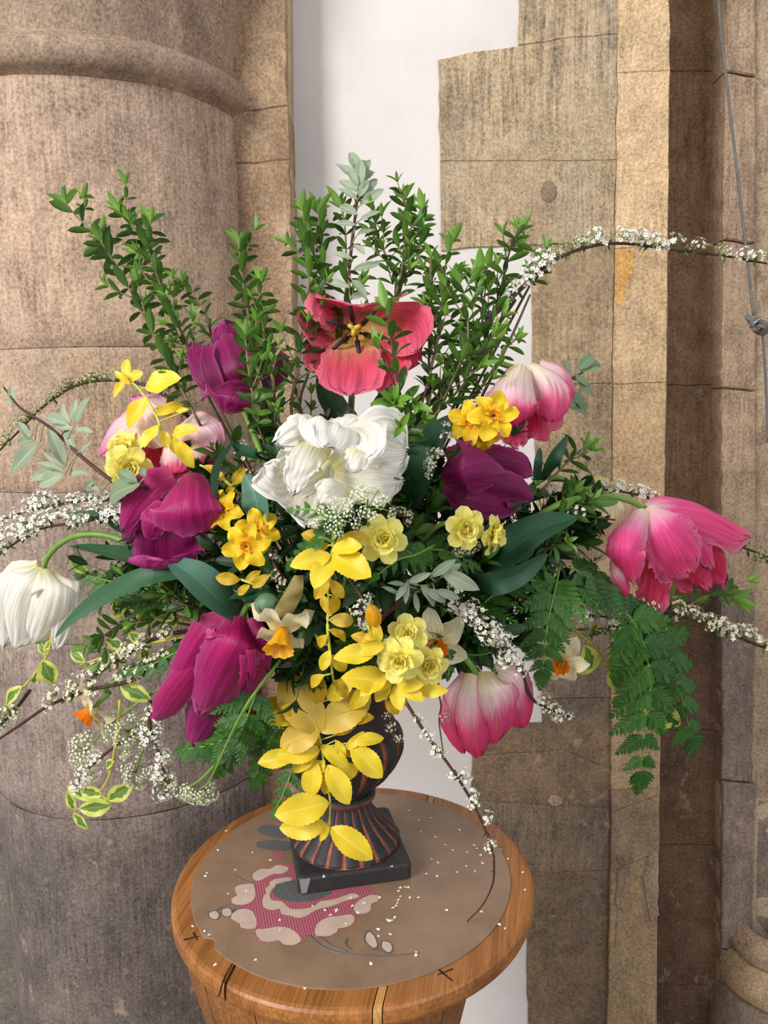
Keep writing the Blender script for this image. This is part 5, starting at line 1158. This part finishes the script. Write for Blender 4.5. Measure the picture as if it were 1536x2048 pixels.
spray('golden leafed shoot at upper left over the pale tulip', [(390, 935, .03), (330, 870, -.01), (312, 830, -.02), (280, 780, -.02), (252, 755, -.02)],
 [(255, 758, 248, 714, 1, .0), (252, 758, 222, 792, .8, .01), (258, 760, 280, 742, 1.5, .01), (262, 770, 225, 740, .6, .01), (290, 775, 352, 748, 1.5, .02), (300, 795, 232, 850, 1.1, .01), (312, 830, 365, 800, .9, .0), (318, 850, 280, 885, 1.2, .02), (325, 860, 335, 895, 1.2, .01), (345, 870, 380, 850, 1.2, .02), (350, 880, 385, 925, 1.1, .02), (345, 870, 350, 905, 1.4, .01), (310, 815, 355, 830, .8, 0, 'yellowo'), (380, 820, 345, 820, .7, .0)], 'yellow')
spray('old gold leaves beside the magenta tulip above the small daffodils', [(500, 1010, .05), (460, 970, .0), (430, 945, .0), (400, 930, .0)],
 [(450, 960, 420, 940, 1.3, .0), (470, 975, 440, 990, 1.3, .0), (465, 970, 490, 935, 1.2, 0), (440, 950, 410, 925, 1, .01)], 'yellowo')
spray('old gold leaves below the small yellow daffodils', [(560, 1200, .05), (510, 1170, .01), (470, 1155, .01)],
 [(480, 1160, 425, 1155, 1.1, .01), (490, 1165, 520, 1140, 1, .0), (500, 1170, 470, 1190, 1.1, 0), (505, 1175, 535, 1150, 1, .01)], 'yellowo')
g = 'yellow and green variegated leaf trails'
V_ = [
 ('variegated leaf trail hanging below the white tulip at far left', [(105, 1262, .0), (95, 1310, .0), (60, 1360, .0), (20, 1400, .0), (-20, 1450, .0)],
  [(90, 1310, 72, 1280, .9, 0), (85, 1320, 105, 1372, 1.6, .01), (72, 1350, 62, 1375, 1.4, 0), (45, 1372, -8, 1412, 1, .01), (90, 1300, 112, 1272, 1, 0), (10, 1410, 28, 1440, .8, 0)]),
 ('variegated leaf trail curling at bottom left above the table', [(240, 1400, .02), (232, 1480, .0), (215, 1560, .0), (180, 1600, .0), (148, 1625, .0)],
  [(190, 1598, 130, 1575, .7, 0), (222, 1610, 155, 1622, 1.2, .02), (215, 1600, 262, 1572, 1.2, .01), (205, 1590, 155, 1580, 1.2, .0), (150, 1620, 130, 1588, .8, .01), (146, 1625, 174, 1660, .7, .01), (230, 1520, 198, 1538, 1, 0)]),
 ('variegated leaf trail at lower right beside the parsley leaves', [(1150, 1260, .06), (1195, 1300, .05), (1225, 1350, .05), (1260, 1395, .05)],
  [(1215, 1320, 1282, 1290, 1.4, .01), (1220, 1330, 1255, 1395, 1.3, .01), (1250, 1390, 1218, 1408, .8, 0), (1180, 1270, 1196, 1245, 1.4, 0), (1170, 1290, 1190, 1345, 1.4, 0), (1270, 1395, 1370, 1460, .9, 0), (1160, 1270, 1120, 1300, 1.2, 0), (1265, 1390, 1310, 1370, 1.2, 0), (1200, 1310, 1150, 1350, 1.3, .0)]),
 ('variegated leaves at left under the drooping tulip leaf', [(380, 1240, .05), (300, 1215, .03), (230, 1180, .03), (170, 1140, .03)],
  [(178, 1150, 138, 1118, .9, .0), (230, 1185, 175, 1200, 1.2, .01), (300, 1220, 345, 1235, 1.3, .02), (220, 1180, 250, 1150, 1.2, 0), (260, 1200, 210, 1235, 1.2, .0), (300, 1215, 280, 1260, 1.2, .0), (330, 1225, 300, 1190, 1, .0), (240, 1190, 215, 1160, 1.1, .0)]),
 ('variegated leaves at left beneath the grey blossom tufts', [(400, 1270, .05), (330, 1280, .02), (250, 1300, .02), (160, 1330, .02)],
  [(330, 1280, 345, 1225, 1.2, .0), (250, 1300, 210, 1275, 1.1, 0), (170, 1325, 135, 1300, 1, 0), (280, 1290, 300, 1330, 1.2, 0), (220, 1310, 190, 1340, 1, 0), (290, 1290, 250, 1260, 1, 0), (240, 1370, 300, 1400, 1.1, .01)]),
]
for lb, st, lv in V_: spray(lb, st, lv, 'vari', STY, 'variegated_trail', group=g)

# ------------------------------------------------------------------ white blossom twigs (bridal wreath)
def blossom_mesh(seed, k=13, cm=0):
    rnd = random.Random(seed); b = MB()
    for i in range(k):
        z = 1-(i+.5)/k*.85; a = i*2.4+rnd.random(); r_ = math.sqrt(max(0, 1-z*z)); d = V((r_*math.cos(a), r_*math.sin(a), z)).normalized(); c = d*rnd.uniform(.7, 1.15)
        b.tube([V((0, 0, 0)), c*.97], .026, .02, 3, 2, cap=False)
        x = d.cross(V((.3, .5, .8))).normalized(); y = d.cross(x); s = rnd.uniform(.2, .27); mi = 0 if rnd.random() > cm else 3
        for p in range(5):
            q = p*1.2566+rnd.random()*.3; u_ = x*math.cos(q)+y*math.sin(q); w_ = x*-math.sin(q)+y*math.cos(q)
            up = d*(.08*rnd.uniform(.3, 1.8))
            b.add([c+u_*s*.12, c+u_*s*.5-w_*s*.36+up*.5, c+u_*s*.95-w_*s*.28+up, c+u_*s*1.08+up, c+u_*s*.95+w_*s*.28+up, c+u_*s*.5+w_*s*.36+up*.5], [(0, 1, 2, 3), (0, 3, 4, 5)], mi)
        b.add([c+d*.03+x*s*.2, c+d*.03+y*s*.2, c+d*.03-x*s*.2, c+d*.03-y*s*.2, c+d*.08], [(0, 1, 4), (1, 2, 4), (2, 3, 4), (3, 0, 4)], 1)
    return b.mesh('blossom_cluster', [WPET, BEYE, BGRN, CPET], False)
BL = [blossom_mesh(i, 13+i % 3, .15) for i in range(4)]; BLC = [blossom_mesh(10+i, 14, .8) for i in range(3)]
BLG = []
for i in range(3):
    rnd = random.Random(30+i); b = MB()
    for j in range(12):
        z = 1-(j+.5)/12*.8; a = j*2.4; r_ = math.sqrt(1-z*z); d = V((r_*math.cos(a), r_*math.sin(a), z)); c = d*rnd.uniform(.75, 1.0); b.tube([V((0, 0, 0)), c], .02, .02, 3, 2, cap=False)
        x = d.cross(V((.3, .5, .8))).normalized(); y = d.cross(x)
        for p in range(5):
            q = p*1.2566; u_ = x*math.cos(q)+y*math.sin(q); w_ = x*-math.sin(q)+y*math.cos(q); s = .2
            b.add([c, c+u_*s*.6-w_*s*.3-d*.02, c+u_*s*1.1-d*.05, c+u_*s*.6+w_*s*.3-d*.02], [(0, 1, 2, 3)], 2 if rnd.random() < .65 else 3)
        b.add([c+x*.07, c+y*.07, c-x*.07, c-y*.07, c+d*.07], [(0, 1, 4), (1, 2, 4), (2, 3, 4), (3, 0, 4)], 1)
    BLG.append(b.mesh('blossom_cluster', [WPET, BEYE, BGRN, CPET], False))
def blossom(label, pts, side=(0, 1), t0=0, t1=1, step=22, size=19, off=14, set_=None, leaves=.6, root=False, rr=(.0024, .001), spread=.6, both=False, sub=None):
    P = stem_pts(pts); C = catmull(P, 6); full = ([MOUTH, MOUTH.lerp(P[0], .5)]+P) if root else P
    t_ = thing('blossom_twig', label, 'blossom', full[0], 'white blossom twigs'); tube_obj('stem', full, rr[0], rr[1], STR, t_, 6, 5)
    T = clen(C); s = T*t0
    while s < T*t1:
        p, t = along(C, s); m = mpp(p); k = 2 if both else 1
        for q in range(k if random.random() < .88 else 0):
            sg = 1 if q == 0 else -1
            d = scr(side[0]*sg+random.uniform(-spread, spread), side[1]*sg+random.uniform(-spread, spread), .5+random.uniform(-.3, .4))
            z = size*m*random.uniform(.6, 1.2); ba = p+d*(off*m*random.uniform(.0, .95))
            link('blossom_cluster', random.choice(set_ or BL), t_, axis_frame(ba, d, random.random()*6, z))
        if random.random() < leaves: tuft('green', p, scr(random.uniform(-1, 1), random.uniform(-1, 1), .6), 3, 15*m, rad(50), t_, random.random())
        s += step*1.2*m*random.uniform(.6, 1.4)
    return t_
blossom('white blossom twig arching out to the upper right across the stone', [(800, 850, .06), (900, 750, .03), (960, 660, .02), (1050, 570, .02), (1110, 520, .02), (1180, 493, .02), (1250, 487, .02), (1350, 500, .02), (1450, 512, .02), (1560, 532, .02)], (-.2, .8), .3, 1, 18, 22, 16, BL+BLG[:2], root=True, rr=(.0038, .0012))
blossom('greenish blossom twig arching at far left behind the silver sprig', [(420, 880, .08), (330, 790, .03), (250, 762, .03), (160, 768, .03), (90, 810, .02), (30, 870, .02), (-30, 930, .02)], (-.1, .8), .1, 1, 20, 19, 10, BLG, leaves=.6)
blossom('thick white blossom twig across the middle left edge', [(330, 1060, .06), (240, 1030, .02), (160, 1045, .02), (90, 1055, .01), (40, 1080, .01), (-30, 1130, .0)], (-.15, .9), .12, 1, 13, 21, 26, BL, spread=.9, both=False)
blossom('second white blossom spray lying above the middle left one', [(260, 1000, .06), (180, 1000, .03), (110, 1010, .02), (30, 1030, .01), (-20, 1050, .01)], (-.2, .7), 0, 1, 13, 20, 22, BL, spread=1)
blossom('drooping blossom twig with red-brown stem at lower left', [(420, 1270, .06), (330, 1320, .03), (260, 1362, .02), (180, 1380, .01), (100, 1410, .0), (40, 1450, .0), (-20, 1490, .0)], (-.3, .9), .1, .6, 17, 20, 24, BLC, spread=1, rr=(.003, .0015))
blossom('grey-white blossom tufts above the drooping lower left twig', [(400, 1260, .05), (330, 1270, .02), (270, 1300, .02), (200, 1345, .02), (135, 1385, .02)], (-.3, .9), .15, 1, 17, 20, 16, BLC, spread=.9)
blossom('small grey blossom tuft at the far left edge below the white tulip', [(60, 1380, .02), (30, 1420, .0), (0, 1450, .0), (-30, 1470, .0)], (.3, .3), .3, 1, 16, 18, 14, BLC, spread=1)
blossom('long blossom twig running off to the right below the hot pink tulip', [(1000, 1180, .06), (1150, 1200, .04), (1330, 1222, .02), (1400, 1245, .02), (1470, 1272, .02), (1560, 1308, .02)], (.3, .7), .35, 1, 24, 19, 16, BLC, spread=.7, root=True, rr=(.0032, .0016))
blossom('thick dense white blossom twig slanting down right of the lemon doubles', [(905, 1190, .02), (950, 1225, -.02), (995, 1280, -.03), (1020, 1330, -.03)], (.1, .1), .05, 1, 6, 19, 22, BL+BLC[:1], leaves=0, spread=2.0)
blossom('blossom twig tip at lower right beside the pink and cream tulip', [(1040, 1330, .0), (1060, 1390, -.01), (1085, 1412, -.01), (1140, 1435, -.01)], (.0, .2), .55, 1, 12, 16, 12, BL, leaves=.1, spread=1.4)
blossom('thin blossom twig hanging over the right of the table', [(800, 1385, .74), (850, 1465, .72), (905, 1540, .71), (945, 1605, .71), (975, 1670, .71), (988, 1715, .705)], (.3, .2), .2, 1, 24, 17, 12, BL, leaves=.5, spread=1.2, rr=(.0018, .0012))
blossom('slim vertical blossom twig by the tall tulip leaf', [(905, 840, .02), (890, 880, .0), (870, 930, .0), (862, 960, .0)], (-.1, .1), .05, 1, 10, 14, 9, BL, leaves=0, spread=1.5, rr=(.0014, .001))
blossom('white blossom cluster hanging at bottom left beside the magenta tulip', [(300, 1400, .02), (300, 1450, .0), (325, 1530, .0), (335, 1590, .0)], (-.1, .1), .1, 1, 8, 19, 22, BL, leaves=.1, spread=2)
blossom('white blossom cluster at bottom left near the variegated trail', [(270, 1470, .02), (220, 1500, .0), (170, 1545, .0), (150, 1575, .0)], (-.1, .1), .45, 1, 11, 18, 12, BL, leaves=.1, spread=1.6)
blossom('blossom twig behind the cream tulip', [(1050, 1000, .08), (1130, 985, .07), (1220, 980, .06), (1320, 1000, .05)], (.1, .8), .1, .95, 20, 18, 8, BL, spread=.7)
blossom('small blossom twig below the cream tulip stem', [(1070, 1035, .03), (1150, 1030, .01), (1230, 1040, .0)], (.0, .7), .3, .9, 30, 16, 10, BL)
blossom('olive green blossom twig right of the hot pink tulip', [(1380, 1060, .05), (1440, 1080, .04), (1500, 1100, .04), (1545, 1120, .03)], (0, .2), .1, 1, 13, 18, 14, BLG, spread=1.2)
blossom('white blossoms deep left of the open white tulip', [(480, 900, .04), (500, 940, .03), (530, 1010, .03)], (0, .3), .0, 1, 22, 18, 10, BLC, spread=1.2)
blossom('white blossoms deep in the centre below the golden leaves', [(700, 1160, .03), (725, 1200, .0), (715, 1250, .0)], (0, .3), .0, 1, 12, 18, 14, BL, spread=1.6, leaves=.2)
blossom('white blossoms right of the trumpet daffodil', [(720, 1230, .02), (740, 1270, .02), (750, 1310, .03)], (0, .3), .0, 1, 18, 16, 12, BL, spread=1.4, leaves=.2)
blossom('white blossoms deep below the small yellow daffodils', [(540, 1110, .04), (555, 1140, .03), (580, 1170, .03)], (0, .3), .0, 1, 18, 16, 12, BLC, spread=1.4, leaves=.2)
blossom('blossom tufts among the parsley leaves at right', [(1020, 1180, .05), (1090, 1220, .02), (1180, 1230, .02), (1260, 1240, .02)], (0, .5), .0, 1, 24, 18, 14, BLC, spread=1.2)
blossom('olive blossom tufts at right under the hot pink tulip', [(1180, 1270, .03), (1250, 1250, .01), (1330, 1265, .01)], (0, .5), .0, 1, 16, 17, 14, BLG, spread=1.2)
blossom('blossom tuft right of the double daffodil in the centre', [(770, 1020, .03), (800, 1030, .02), (830, 1040, .02)], (0, .3), .0, 1, 16, 15, 10, BLC, spread=1.2, leaves=.2)
blossom('tiny blossom twig at the urn neck', [(765, 1400, .78), (775, 1440, .79), (800, 1480, .79)], (0, .3), .4, 1, 20, 13, 8, BLC, leaves=.4)
# bare hanging end that touches the table
e = thing('bare_twig', 'thin bare dark twig end hanging down to the mat at right', 'twig', at(988, 1712, .705))
tube_obj('stem', [at(988, 1712, .705), at(986, 1765, .72), at(965, 1810, .75), at_z(934, 1843, MZ+.001)], .0012, .0006, STR, e, 6, 5)
for x, y in ((988, 1722), (985, 1740)): tuft('green', at(x, y, .708), scr(0, -.5, .5), 3, 9*mpp(at(x, y, .708)), rad(50), e)
e = thing('bare_twig', 'thin dark twig hanging beside the pink and cream tulip', 'twig', at(872, 1370, .74))
tube_obj('stem', [at(872, 1370, .745), at(882, 1410, .74), at(878, 1440, .74), at(886, 1502, .73)], .0011, .0006, STR, e, 6, 5)
link('blossom_cluster', BLG[0], e, axis_frame(at(888, 1434, .735), scr(.4, 0, .8), 0, .009))

# ------------------------------------------------------------------ cow parsley: lace umbels and ferny leaves
def umbellet_mesh(seed):
    rnd = random.Random(seed); b = MB()
    for i in range(14):
        z = 1-(i+.5)/14*.6; a = i*2.4; r_ = math.sqrt(1-z*z); d = V((r_*math.cos(a), r_*math.sin(a), z)).normalized(); c = d*rnd.uniform(.8, 1.05)
        b.tube([V((0, 0, 0)), c], .016, .014, 3, 1, cap=False); x = d.cross(V((.3, .5, .8))).normalized(); y = d.cross(x)
        for p in range(5):
            q = p*1.2566+rnd.random()*.4; u_ = x*math.cos(q)+y*math.sin(q); w_ = x*-math.sin(q)+y*math.cos(q); s = rnd.uniform(.15, .24)
            b.add([c, c+u_*s*.7-w_*s*.3+d*.02, c+u_*s*1.05, c+u_*s*.7+w_*s*.3+d*.02], [(0, 1, 2, 3)], 0)
    return b.mesh('umbellet', [plain('lace_white', srgb(240, 242, 214), .6), plain('lace_stalk', srgb(150, 176, 84), .6)], False)
UM = [umbellet_mesh(i) for i in range(3)]
def umbel(label, px, py, dy, ax, rpx, k, stem, spread=1.0):
    d = scr(*ax); P = pt((px, py, dy)); m = mpp(P); base = P-d*rpx*m*.8; t_ = thing('cow_parsley_umbel', label, 'cow parsley', base)
    tube_obj('stem', [base]+[pt(q) for q in stem], .0012, .0018, STG, t_, 6, 5)
    x = d.cross(V((.2, .3, .9))).normalized(); y = d.cross(x)
    for i in range(k):
        a = i*2.4+random.random()*.4; r_ = math.sqrt((i+.5)/k)*rpx*m*spread; q = P+(x*math.cos(a)+y*math.sin(a))*r_-d*(r_*r_/(rpx*m)*.35)+d*random.uniform(-.003, .003)
        ra_ = tube_obj('ray', [base, base.lerp(q, .5)+d*.002, q], .0005, .0004, STG, t_, 4, 2)
        link('umbellet', random.choice(UM), ra_, axis_frame(q-d*10*m, (q-base).normalized(), random.random()*6, 15*m*random.uniform(.85, 1.15)))
umbel('lacy white cow parsley umbel below the open white tulip', 668, 1030, -.07, (-.2, .3, 1), 42, 11, [(690, 1100, .0), (690, 1200, .08)])
umbel('lacy cow parsley umbel overlapping the right of the open white tulip', 742, 996, -.07, (.2, .6, .8), 46, 11, [(735, 1060, -.02), (710, 1180, .08)])
umbel('greenish lace umbel at bottom left, right of the ivory trumpet daffodil', 240, 1475, -.01, (-.2, -.1, 1), 44, 12, [(300, 1420, .01), (400, 1300, .07)])
umbel('greenish lace umbel at bottom left, furthest left', 150, 1505, -.01, (-.5, .1, .8), 34, 9, [(230, 1440, .01), (330, 1370, .05), (420, 1310, .07)])
umbel('small lace umbel hanging lowest at bottom left', 400, 1600, -.02, (.1, -.7, .6), 28, 8, [(420, 1560, -.02), (462, 1470, -.03), (500, 1400, -.03), (560, 1320, .02)])
umbel('small lace umbel left of the lowest one', 352, 1590, -.01, (-.6, -.3, .6), 20, 5, [(400, 1560, -.01), (440, 1520, -.01)])
umbel('tiny lace umbel beside the hanging white blossom at bottom left', 262, 1556, .0, (-.1, -.2, .9), 30, 8, [(285, 1500, .01), (310, 1420, .03)])
umbel('tiny lace umbel under the lemon daffodil pair', 935, 1100, -.02, (.1, -.6, .7), 18, 5, [(915, 1080, .0), (850, 1130, .05)])

def pinna_mesh(seed, k=8):
    """one deeply cut leaflet, unit length along +Y"""
    rnd = random.Random(seed); b = MB()
    def lobe(p, d, l, wd, zz):
        s = V((d.y, -d.x, 0)); pts = []
        out = [(0, .25), (.22, .8), (.2, .55), (.45, .95), (.45, .6), (.68, .75), (.7, .42), (1, 0)]
        L_ = [p+d*(l*a)-s*(wd*w_)+V((0, 0, zz*a)) for a, w_ in out]; R_ = [p+d*(l*a)+s*(wd*w_)+V((0, 0, zz*a)) for a, w_ in out]
        Cn = [p+d*(l*a)+V((0, 0, zz*a-.01)) for a, w_ in out]
        n = len(out); vs2 = L_+Cn+R_; fs2 = []
        for i in range(n-1): fs2 += [(i, n+i, n+i+1, i+1), (n+i, 2*n+i, 2*n+i+1, n+i+1)]
        b.add(vs2, fs2, 0, [(.1, .5)]*n+[(.5, .5)]*n+[(.9, .5)]*n)
    for i in range(k):
        u_ = (i+.3)/k; l = .34*(1-u_)**.75+.05; z = -.18*u_*u_
        for sg in (-1, 1):
            a = rad(38+rnd.uniform(-6, 6)); lobe(V((0, u_*.95, z)), V((sg*math.sin(a), math.cos(a), 0)), l, l*.24, rnd.uniform(-.04, .04))
    lobe(V((0, .84, -.14)), V((0, 1, 0)), .18, .05, -.03)
    b.tube([V((0, 0, 0)), V((0, .5, -.045)), V((0, .98, -.18))], .012, .006, 4, 1)
    return b.mesh('leaflet', [PARS, STG], False)
PN = [pinna_mesh(i) for i in range(4)]
def frond(label, pts, size=90, k=6, nrm=(0, .3, 1), root=False, wide=1.1, kmat=None):
    """ferny leaf: central stalk with paired leaflets, each leaflet a part"""
    P = stem_pts(pts); C = catmull(P, 6); full = ([MOUTH, MOUTH.lerp(P[0], .5)]+P) if root else P
    t_ = thing('cow_parsley_leaf', label, 'foliage', full[0], 'ferny cow parsley leaves'); tube_obj('stalk', full, .0014, .0007, STG, t_, 6, 5)
    T = clen(C); nv = scr(*nrm)
    for i in range(k):
        u_ = (i+.6)/k; p, t = along(C, T*(.12+.86*u_*.97)); x = t.cross(nv).normalized(); m = mpp(p)
        for sg in (-1, 1):
            d = (t*math.cos(rad(48))+x*sg*math.sin(rad(48))).normalized(); s = size*1.15*m*(1-.6*u_)*random.uniform(.85, 1.15)
            link('leaflet', random.choice(PN), t_, frame(p, d-nv*.15, nv+V((random.uniform(-.2, .2), 0, random.uniform(-.2, .2))), s, s*wide))
    p, t = C[-1], (C[-1]-C[-2]).normalized(); link('leaflet', random.choice(PN), t_, frame(p-t*size*mpp(p)*.1, t, nv, size*mpp(p)*.62, size*mpp(p)*.9))
FR = [
 ('big ferny leaf hanging down at far right, front one', [(1200, 1180, .02), (1270, 1250, -.01), (1300, 1350, -.02), (1290, 1450, -.02), (1282, 1550, -.02)], 124, 7, (0, .2, 1)),
 ('big ferny leaf hanging down at far right, outer one behind', [(1230, 1180, .03), (1310, 1260, .01), (1350, 1350, .0), (1385, 1480, .0)], 128, 6, (.1, .3, 1)),
 ('ferny leaf right of the thick blossom twig hanging before the ivory daffodil', [(1120, 1130, .02), (1110, 1180, -.01), (1095, 1250, -.02), (1085, 1345, -.02)], 95, 6, (0, .2, 1)),
 ('ferny leaf between cream tulip and hot pink tulip', [(1100, 1120, .04), (1150, 1140, .02), (1210, 1170, .01), (1290, 1215, .01)], 100, 6, (0, .8, 1)),
 ('ferny leaf below the magenta tulip at lower left, right of its tip', [(530, 1330, .05), (500, 1420, .0), (470, 1490, .0), (440, 1540, .0)], 90, 6, (.2, .2, 1)),
 ('ferny leaf pointing left below the magenta tulip', [(520, 1420, .03), (460, 1470, .0), (420, 1490, .0), (365, 1500, .0)], 70, 6, (0, .6, 1)),
 ('ferny leaf hanging left of the golden cascade', [(560, 1380, .05), (555, 1450, .03), (530, 1500, .02), (510, 1560, .02)], 80, 6, (0, .2, 1)),
 ('ferny leaf hanging against the urn at left', [(600, 1450, .81), (590, 1520, .80), (570, 1580, .79), (552, 1618, .79)], 55, 5, (-.3, .2, 1)),
 ('small ferny leaf below the open white tulip', [(690, 1050, -.02), (660, 1040, -.05), (625, 1020, -.06), (585, 1020, -.06)], 38, 6, (0, .3, 1)),
 ('ferny leaf under the cow parsley in the centre', [(680, 1090, -.03), (640, 1075, -.04), (610, 1100, -.03), (580, 1130, -.02)], 55, 5, (0, .3, 1)),
 ('ferny leaf below the central double daffodil', [(870, 1090, .0), (830, 1110, -.02), (795, 1120, -.03), (755, 1150, -.03)], 50, 6, (0, .6, 1)),
 ('ferny leaf behind the lemon daffodil pair', [(820, 1120, .04), (860, 1100, .01), (900, 1105, .0), (950, 1130, .0)], 60, 6, (0, .8, 1)),
 ('ferny leaf at left behind the drooping tulip leaf', [(380, 1200, .04), (300, 1180, .02), (230, 1165, .02), (170, 1150, .02)], 75, 6, (0, .8, 1)),
 ('ferny leaf at left above the lower blossom', [(420, 1260, .04), (360, 1300, .02), (300, 1330, .01), (250, 1340, .01)], 60, 6, (0, .8, 1)),
 ('ferny leaf at right below the curled tulip leaf', [(930, 1240, .05), (1000, 1180, .02), (1050, 1160, .01), (1100, 1170, .01)], 70, 6, (0, .8, 1)),
 ('ferny leaf above the cream and pink tulip', [(880, 1300, .04), (950, 1310, .02), (1000, 1300, .02), (1060, 1290, .02)], 60, 5, (0, .8, 1)),
 ('small dark ferny leaf tip left of the cream and pink tulip', [(890, 1290, .0), (900, 1320, .0), (896, 1355, .0)], 26, 5, (0, .1, 1)),
]
for lb, pts, s, k, nr in FR: frond(lb, pts, s, k, nr)

# ------------------------------------------------------------------ filling greenery deep inside, converging on the urn
rnd = random.Random(5); FI = 0
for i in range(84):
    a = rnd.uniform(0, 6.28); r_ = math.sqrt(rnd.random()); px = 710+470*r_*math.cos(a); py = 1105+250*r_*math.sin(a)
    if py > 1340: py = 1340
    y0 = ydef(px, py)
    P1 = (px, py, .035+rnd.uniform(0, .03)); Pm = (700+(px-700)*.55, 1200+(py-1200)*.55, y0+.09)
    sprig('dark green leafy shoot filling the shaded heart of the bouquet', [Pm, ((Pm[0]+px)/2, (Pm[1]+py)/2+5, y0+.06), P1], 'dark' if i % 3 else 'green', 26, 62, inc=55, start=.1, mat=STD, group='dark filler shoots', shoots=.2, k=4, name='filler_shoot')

# ------------------------------------------------------------------ buds and odd pieces
t_ = thing('daffodil_bud', 'small closed orange-yellow bud above the lemon double daffodils', 'bud', pt((747, 1232, -.03)))
v, f, u = lathe([(.001, -.012), (.005, -.008), (.0068, 0), (.006, .006), (.003, .010), (.0005, .0115)], 14, (0, 0, 0), mod=lambda a, t, r: .0006*math.sin(a*5))
link('petals', mesh('petals', v, f, u, True, [CORY]), t_, axis_frame(pt((747, 1232, -.03)), scr(-.2, .9, .4)))
tube_obj('stem', [pt((747, 1238, -.03)), pt((758, 1262, -.02)), pt((790, 1300, .03))], .0016, .002, STG, t_)
t_ = thing('poppy_bud', 'round grey-green bud beside the magenta tulip stem', 'bud', pt((525, 1208, -.01)))
v, f, u = lathe([(.0005, -.012), (.006, -.009), (.0095, -.002), (.0095, .004), (.006, .010), (.0005, .013)], 18, (0, 0, 0), mod=lambda a, t, r: .0007*math.sin(a*8))
link('bud', mesh('bud', v, f, u, True, [plain('bud_green', srgb(92, 122, 88), .5, var=.15)]), t_, axis_frame(pt((532, 1208, -.01)), scr(.9, .3, .3)))
tube_obj('stem', [pt((518, 1213, -.01)), pt((500, 1214, .0)), pt((560, 1260, .06))], .002, .0025, STD, t_)
t_ = thing('withered_sheath', 'papery brown withered sheath above the trumpet daffodil', 'dried leaf', pt((590, 1160, .0)))
sv = strap.__code__ and None
P = stem_pts([(598, 1150, .0), (585, 1190, -.01), (560, 1235, -.01), (548, 1262, .0)]); C = catmull(P, 5); vv = []; ff = []
for i, p in enumerate(C):
    w_ = (9+12*math.sin(math.pi*i/(len(C)-1)))*mpp(p)
    for j in range(5): q = (j-2)/2; vv.append(p+R*(q*w_)+B*(.003*(1-q*q)+.001*math.sin(i*1.3+j)))
for i in range(len(C)-1):
    for j in range(4): ff.append((i*5+j, i*5+j+1, i*5+j+6, i*5+j+5))
link('sheath', mesh('sheath', vv, ff, None, True, [plain('dry_sheath', srgb(142, 128, 74), .8, var=.25)]), t_)
# chicken wire glimpsed in the middle
t_ = thing('wire_netting', 'black hexagon wire netting glimpsed right of the cow parsley', 'wire netting', pt((735, 1060, .07)))
for i in range(4):
    for j in range(3):
        x, y = 700+i*22+(j % 2)*11, 1035+j*20
        tube_obj('wire', [pt((x-11, y+5, .07)), pt((x, y-3, .07)), pt((x+11, y+5, .07)), pt((x+11, y+17, .07))], .0006, .0006, INK, t_, 4, 1)

# ------------------------------------------------------------------ fallen petals and specks on the table
def chip_mesh(seed):
    r2 = random.Random(seed); k = 8; v = [V((0, 0, .0006))]; f = []
    for i in range(k):
        a = 2*math.pi*i/k; v.append(V((math.cos(a)*r2.uniform(.8, 1)*.0022, math.sin(a)*r2.uniform(.6, .9)*.0017, .0002+.0004*math.sin(a*2))))
    f = [(0, i+1, (i+1) % k+1) for i in range(k)]; return mesh('fallen_petal', v, f, None, True, [WPET])
CH = [chip_mesh(i) for i in range(4)]
near = [(410, 1752), (384, 1788), (505, 1705), (452, 1662), (436, 1700), (390, 1712), (374, 1718), (414, 1746), (456, 1788), (493, 1782), (328, 1808), (385, 1852), (462, 1917), (510, 1920), (409, 1862), (418, 1870), (610, 1975), (742, 1927), (833, 1905), (832, 1910),
        (805, 2027), (826, 2026), (776, 1840), (692, 1848), (780, 1842), (790, 1835), (756, 1858), (757, 1872), (660, 1830), (672, 1820), (700, 1796), (672, 1823), (705, 1812), (716, 1825), (650, 1820), (625, 1812), (760, 1795), (796, 1782), (801, 1793), (800, 1776), (809, 1774), (797, 1800), (795, 1806),
        (785, 1816), (792, 1812), (820, 1795), (836, 1795), (874, 1752), (862, 1718), (871, 1674), (950, 1742), (932, 1732), (913, 1744), (960, 1710), (965, 1726), (934, 1705), (918, 1660), (890, 1690), (875, 1725), (962, 1823), (892, 1820), (784, 1841), (998, 1848), (1010, 1857), (1046, 1745), (1016, 1718), (1066, 1738),
        (818, 1622), (861, 1636), (842, 1664), (948, 1690), (953, 1697), (838, 1640), (815, 1775), (1050, 1780), (1040, 1690), (560, 1860), (540, 1720), (470, 1740), (852, 1748), (780, 1868), (727, 1806), (648, 1753), (783, 1733), (430, 1930), (735, 1975), (560, 1840), (1000, 1700), (905, 1700)]
def tab_hit(x, y):
    p = at_z(x, y, MZ+.0002)
    if (V((p.x, p.y, 0))-V((MC.x, MC.y, 0))).length > MR-.003: p = at_z(x, y, TZ+.0002)
    if (V((p.x, p.y, 0))-V((TC.x, TC.y, 0))).length > TR_-.008: return None
    d = p-UC; a, b_ = d.x*cy_+d.y*sy_, -d.x*sy_+d.y*cy_
    if abs(a) < hw+.003 and abs(b_) < hw+.003: p = at_z(x, y, UC.z+.0238); 
    return p
for x, y in near:
    p = tab_hit(x, y)
    if p is None: continue
    d = p-UC
    if p.z > MZ+.01 and math.hypot(d.x, d.y) < .067: continue
    o = link('fallen_petal', random.choice(CH), None, Matrix.Translation(p) @ Matrix.Rotation(random.random()*6, 4, 'Z') @ Matrix.Scale(random.uniform(.85, 1.4), 4))
    tag(o, 'tiny white petal fallen on the table or mat around the urn', 'petal', 'fallen white petals')
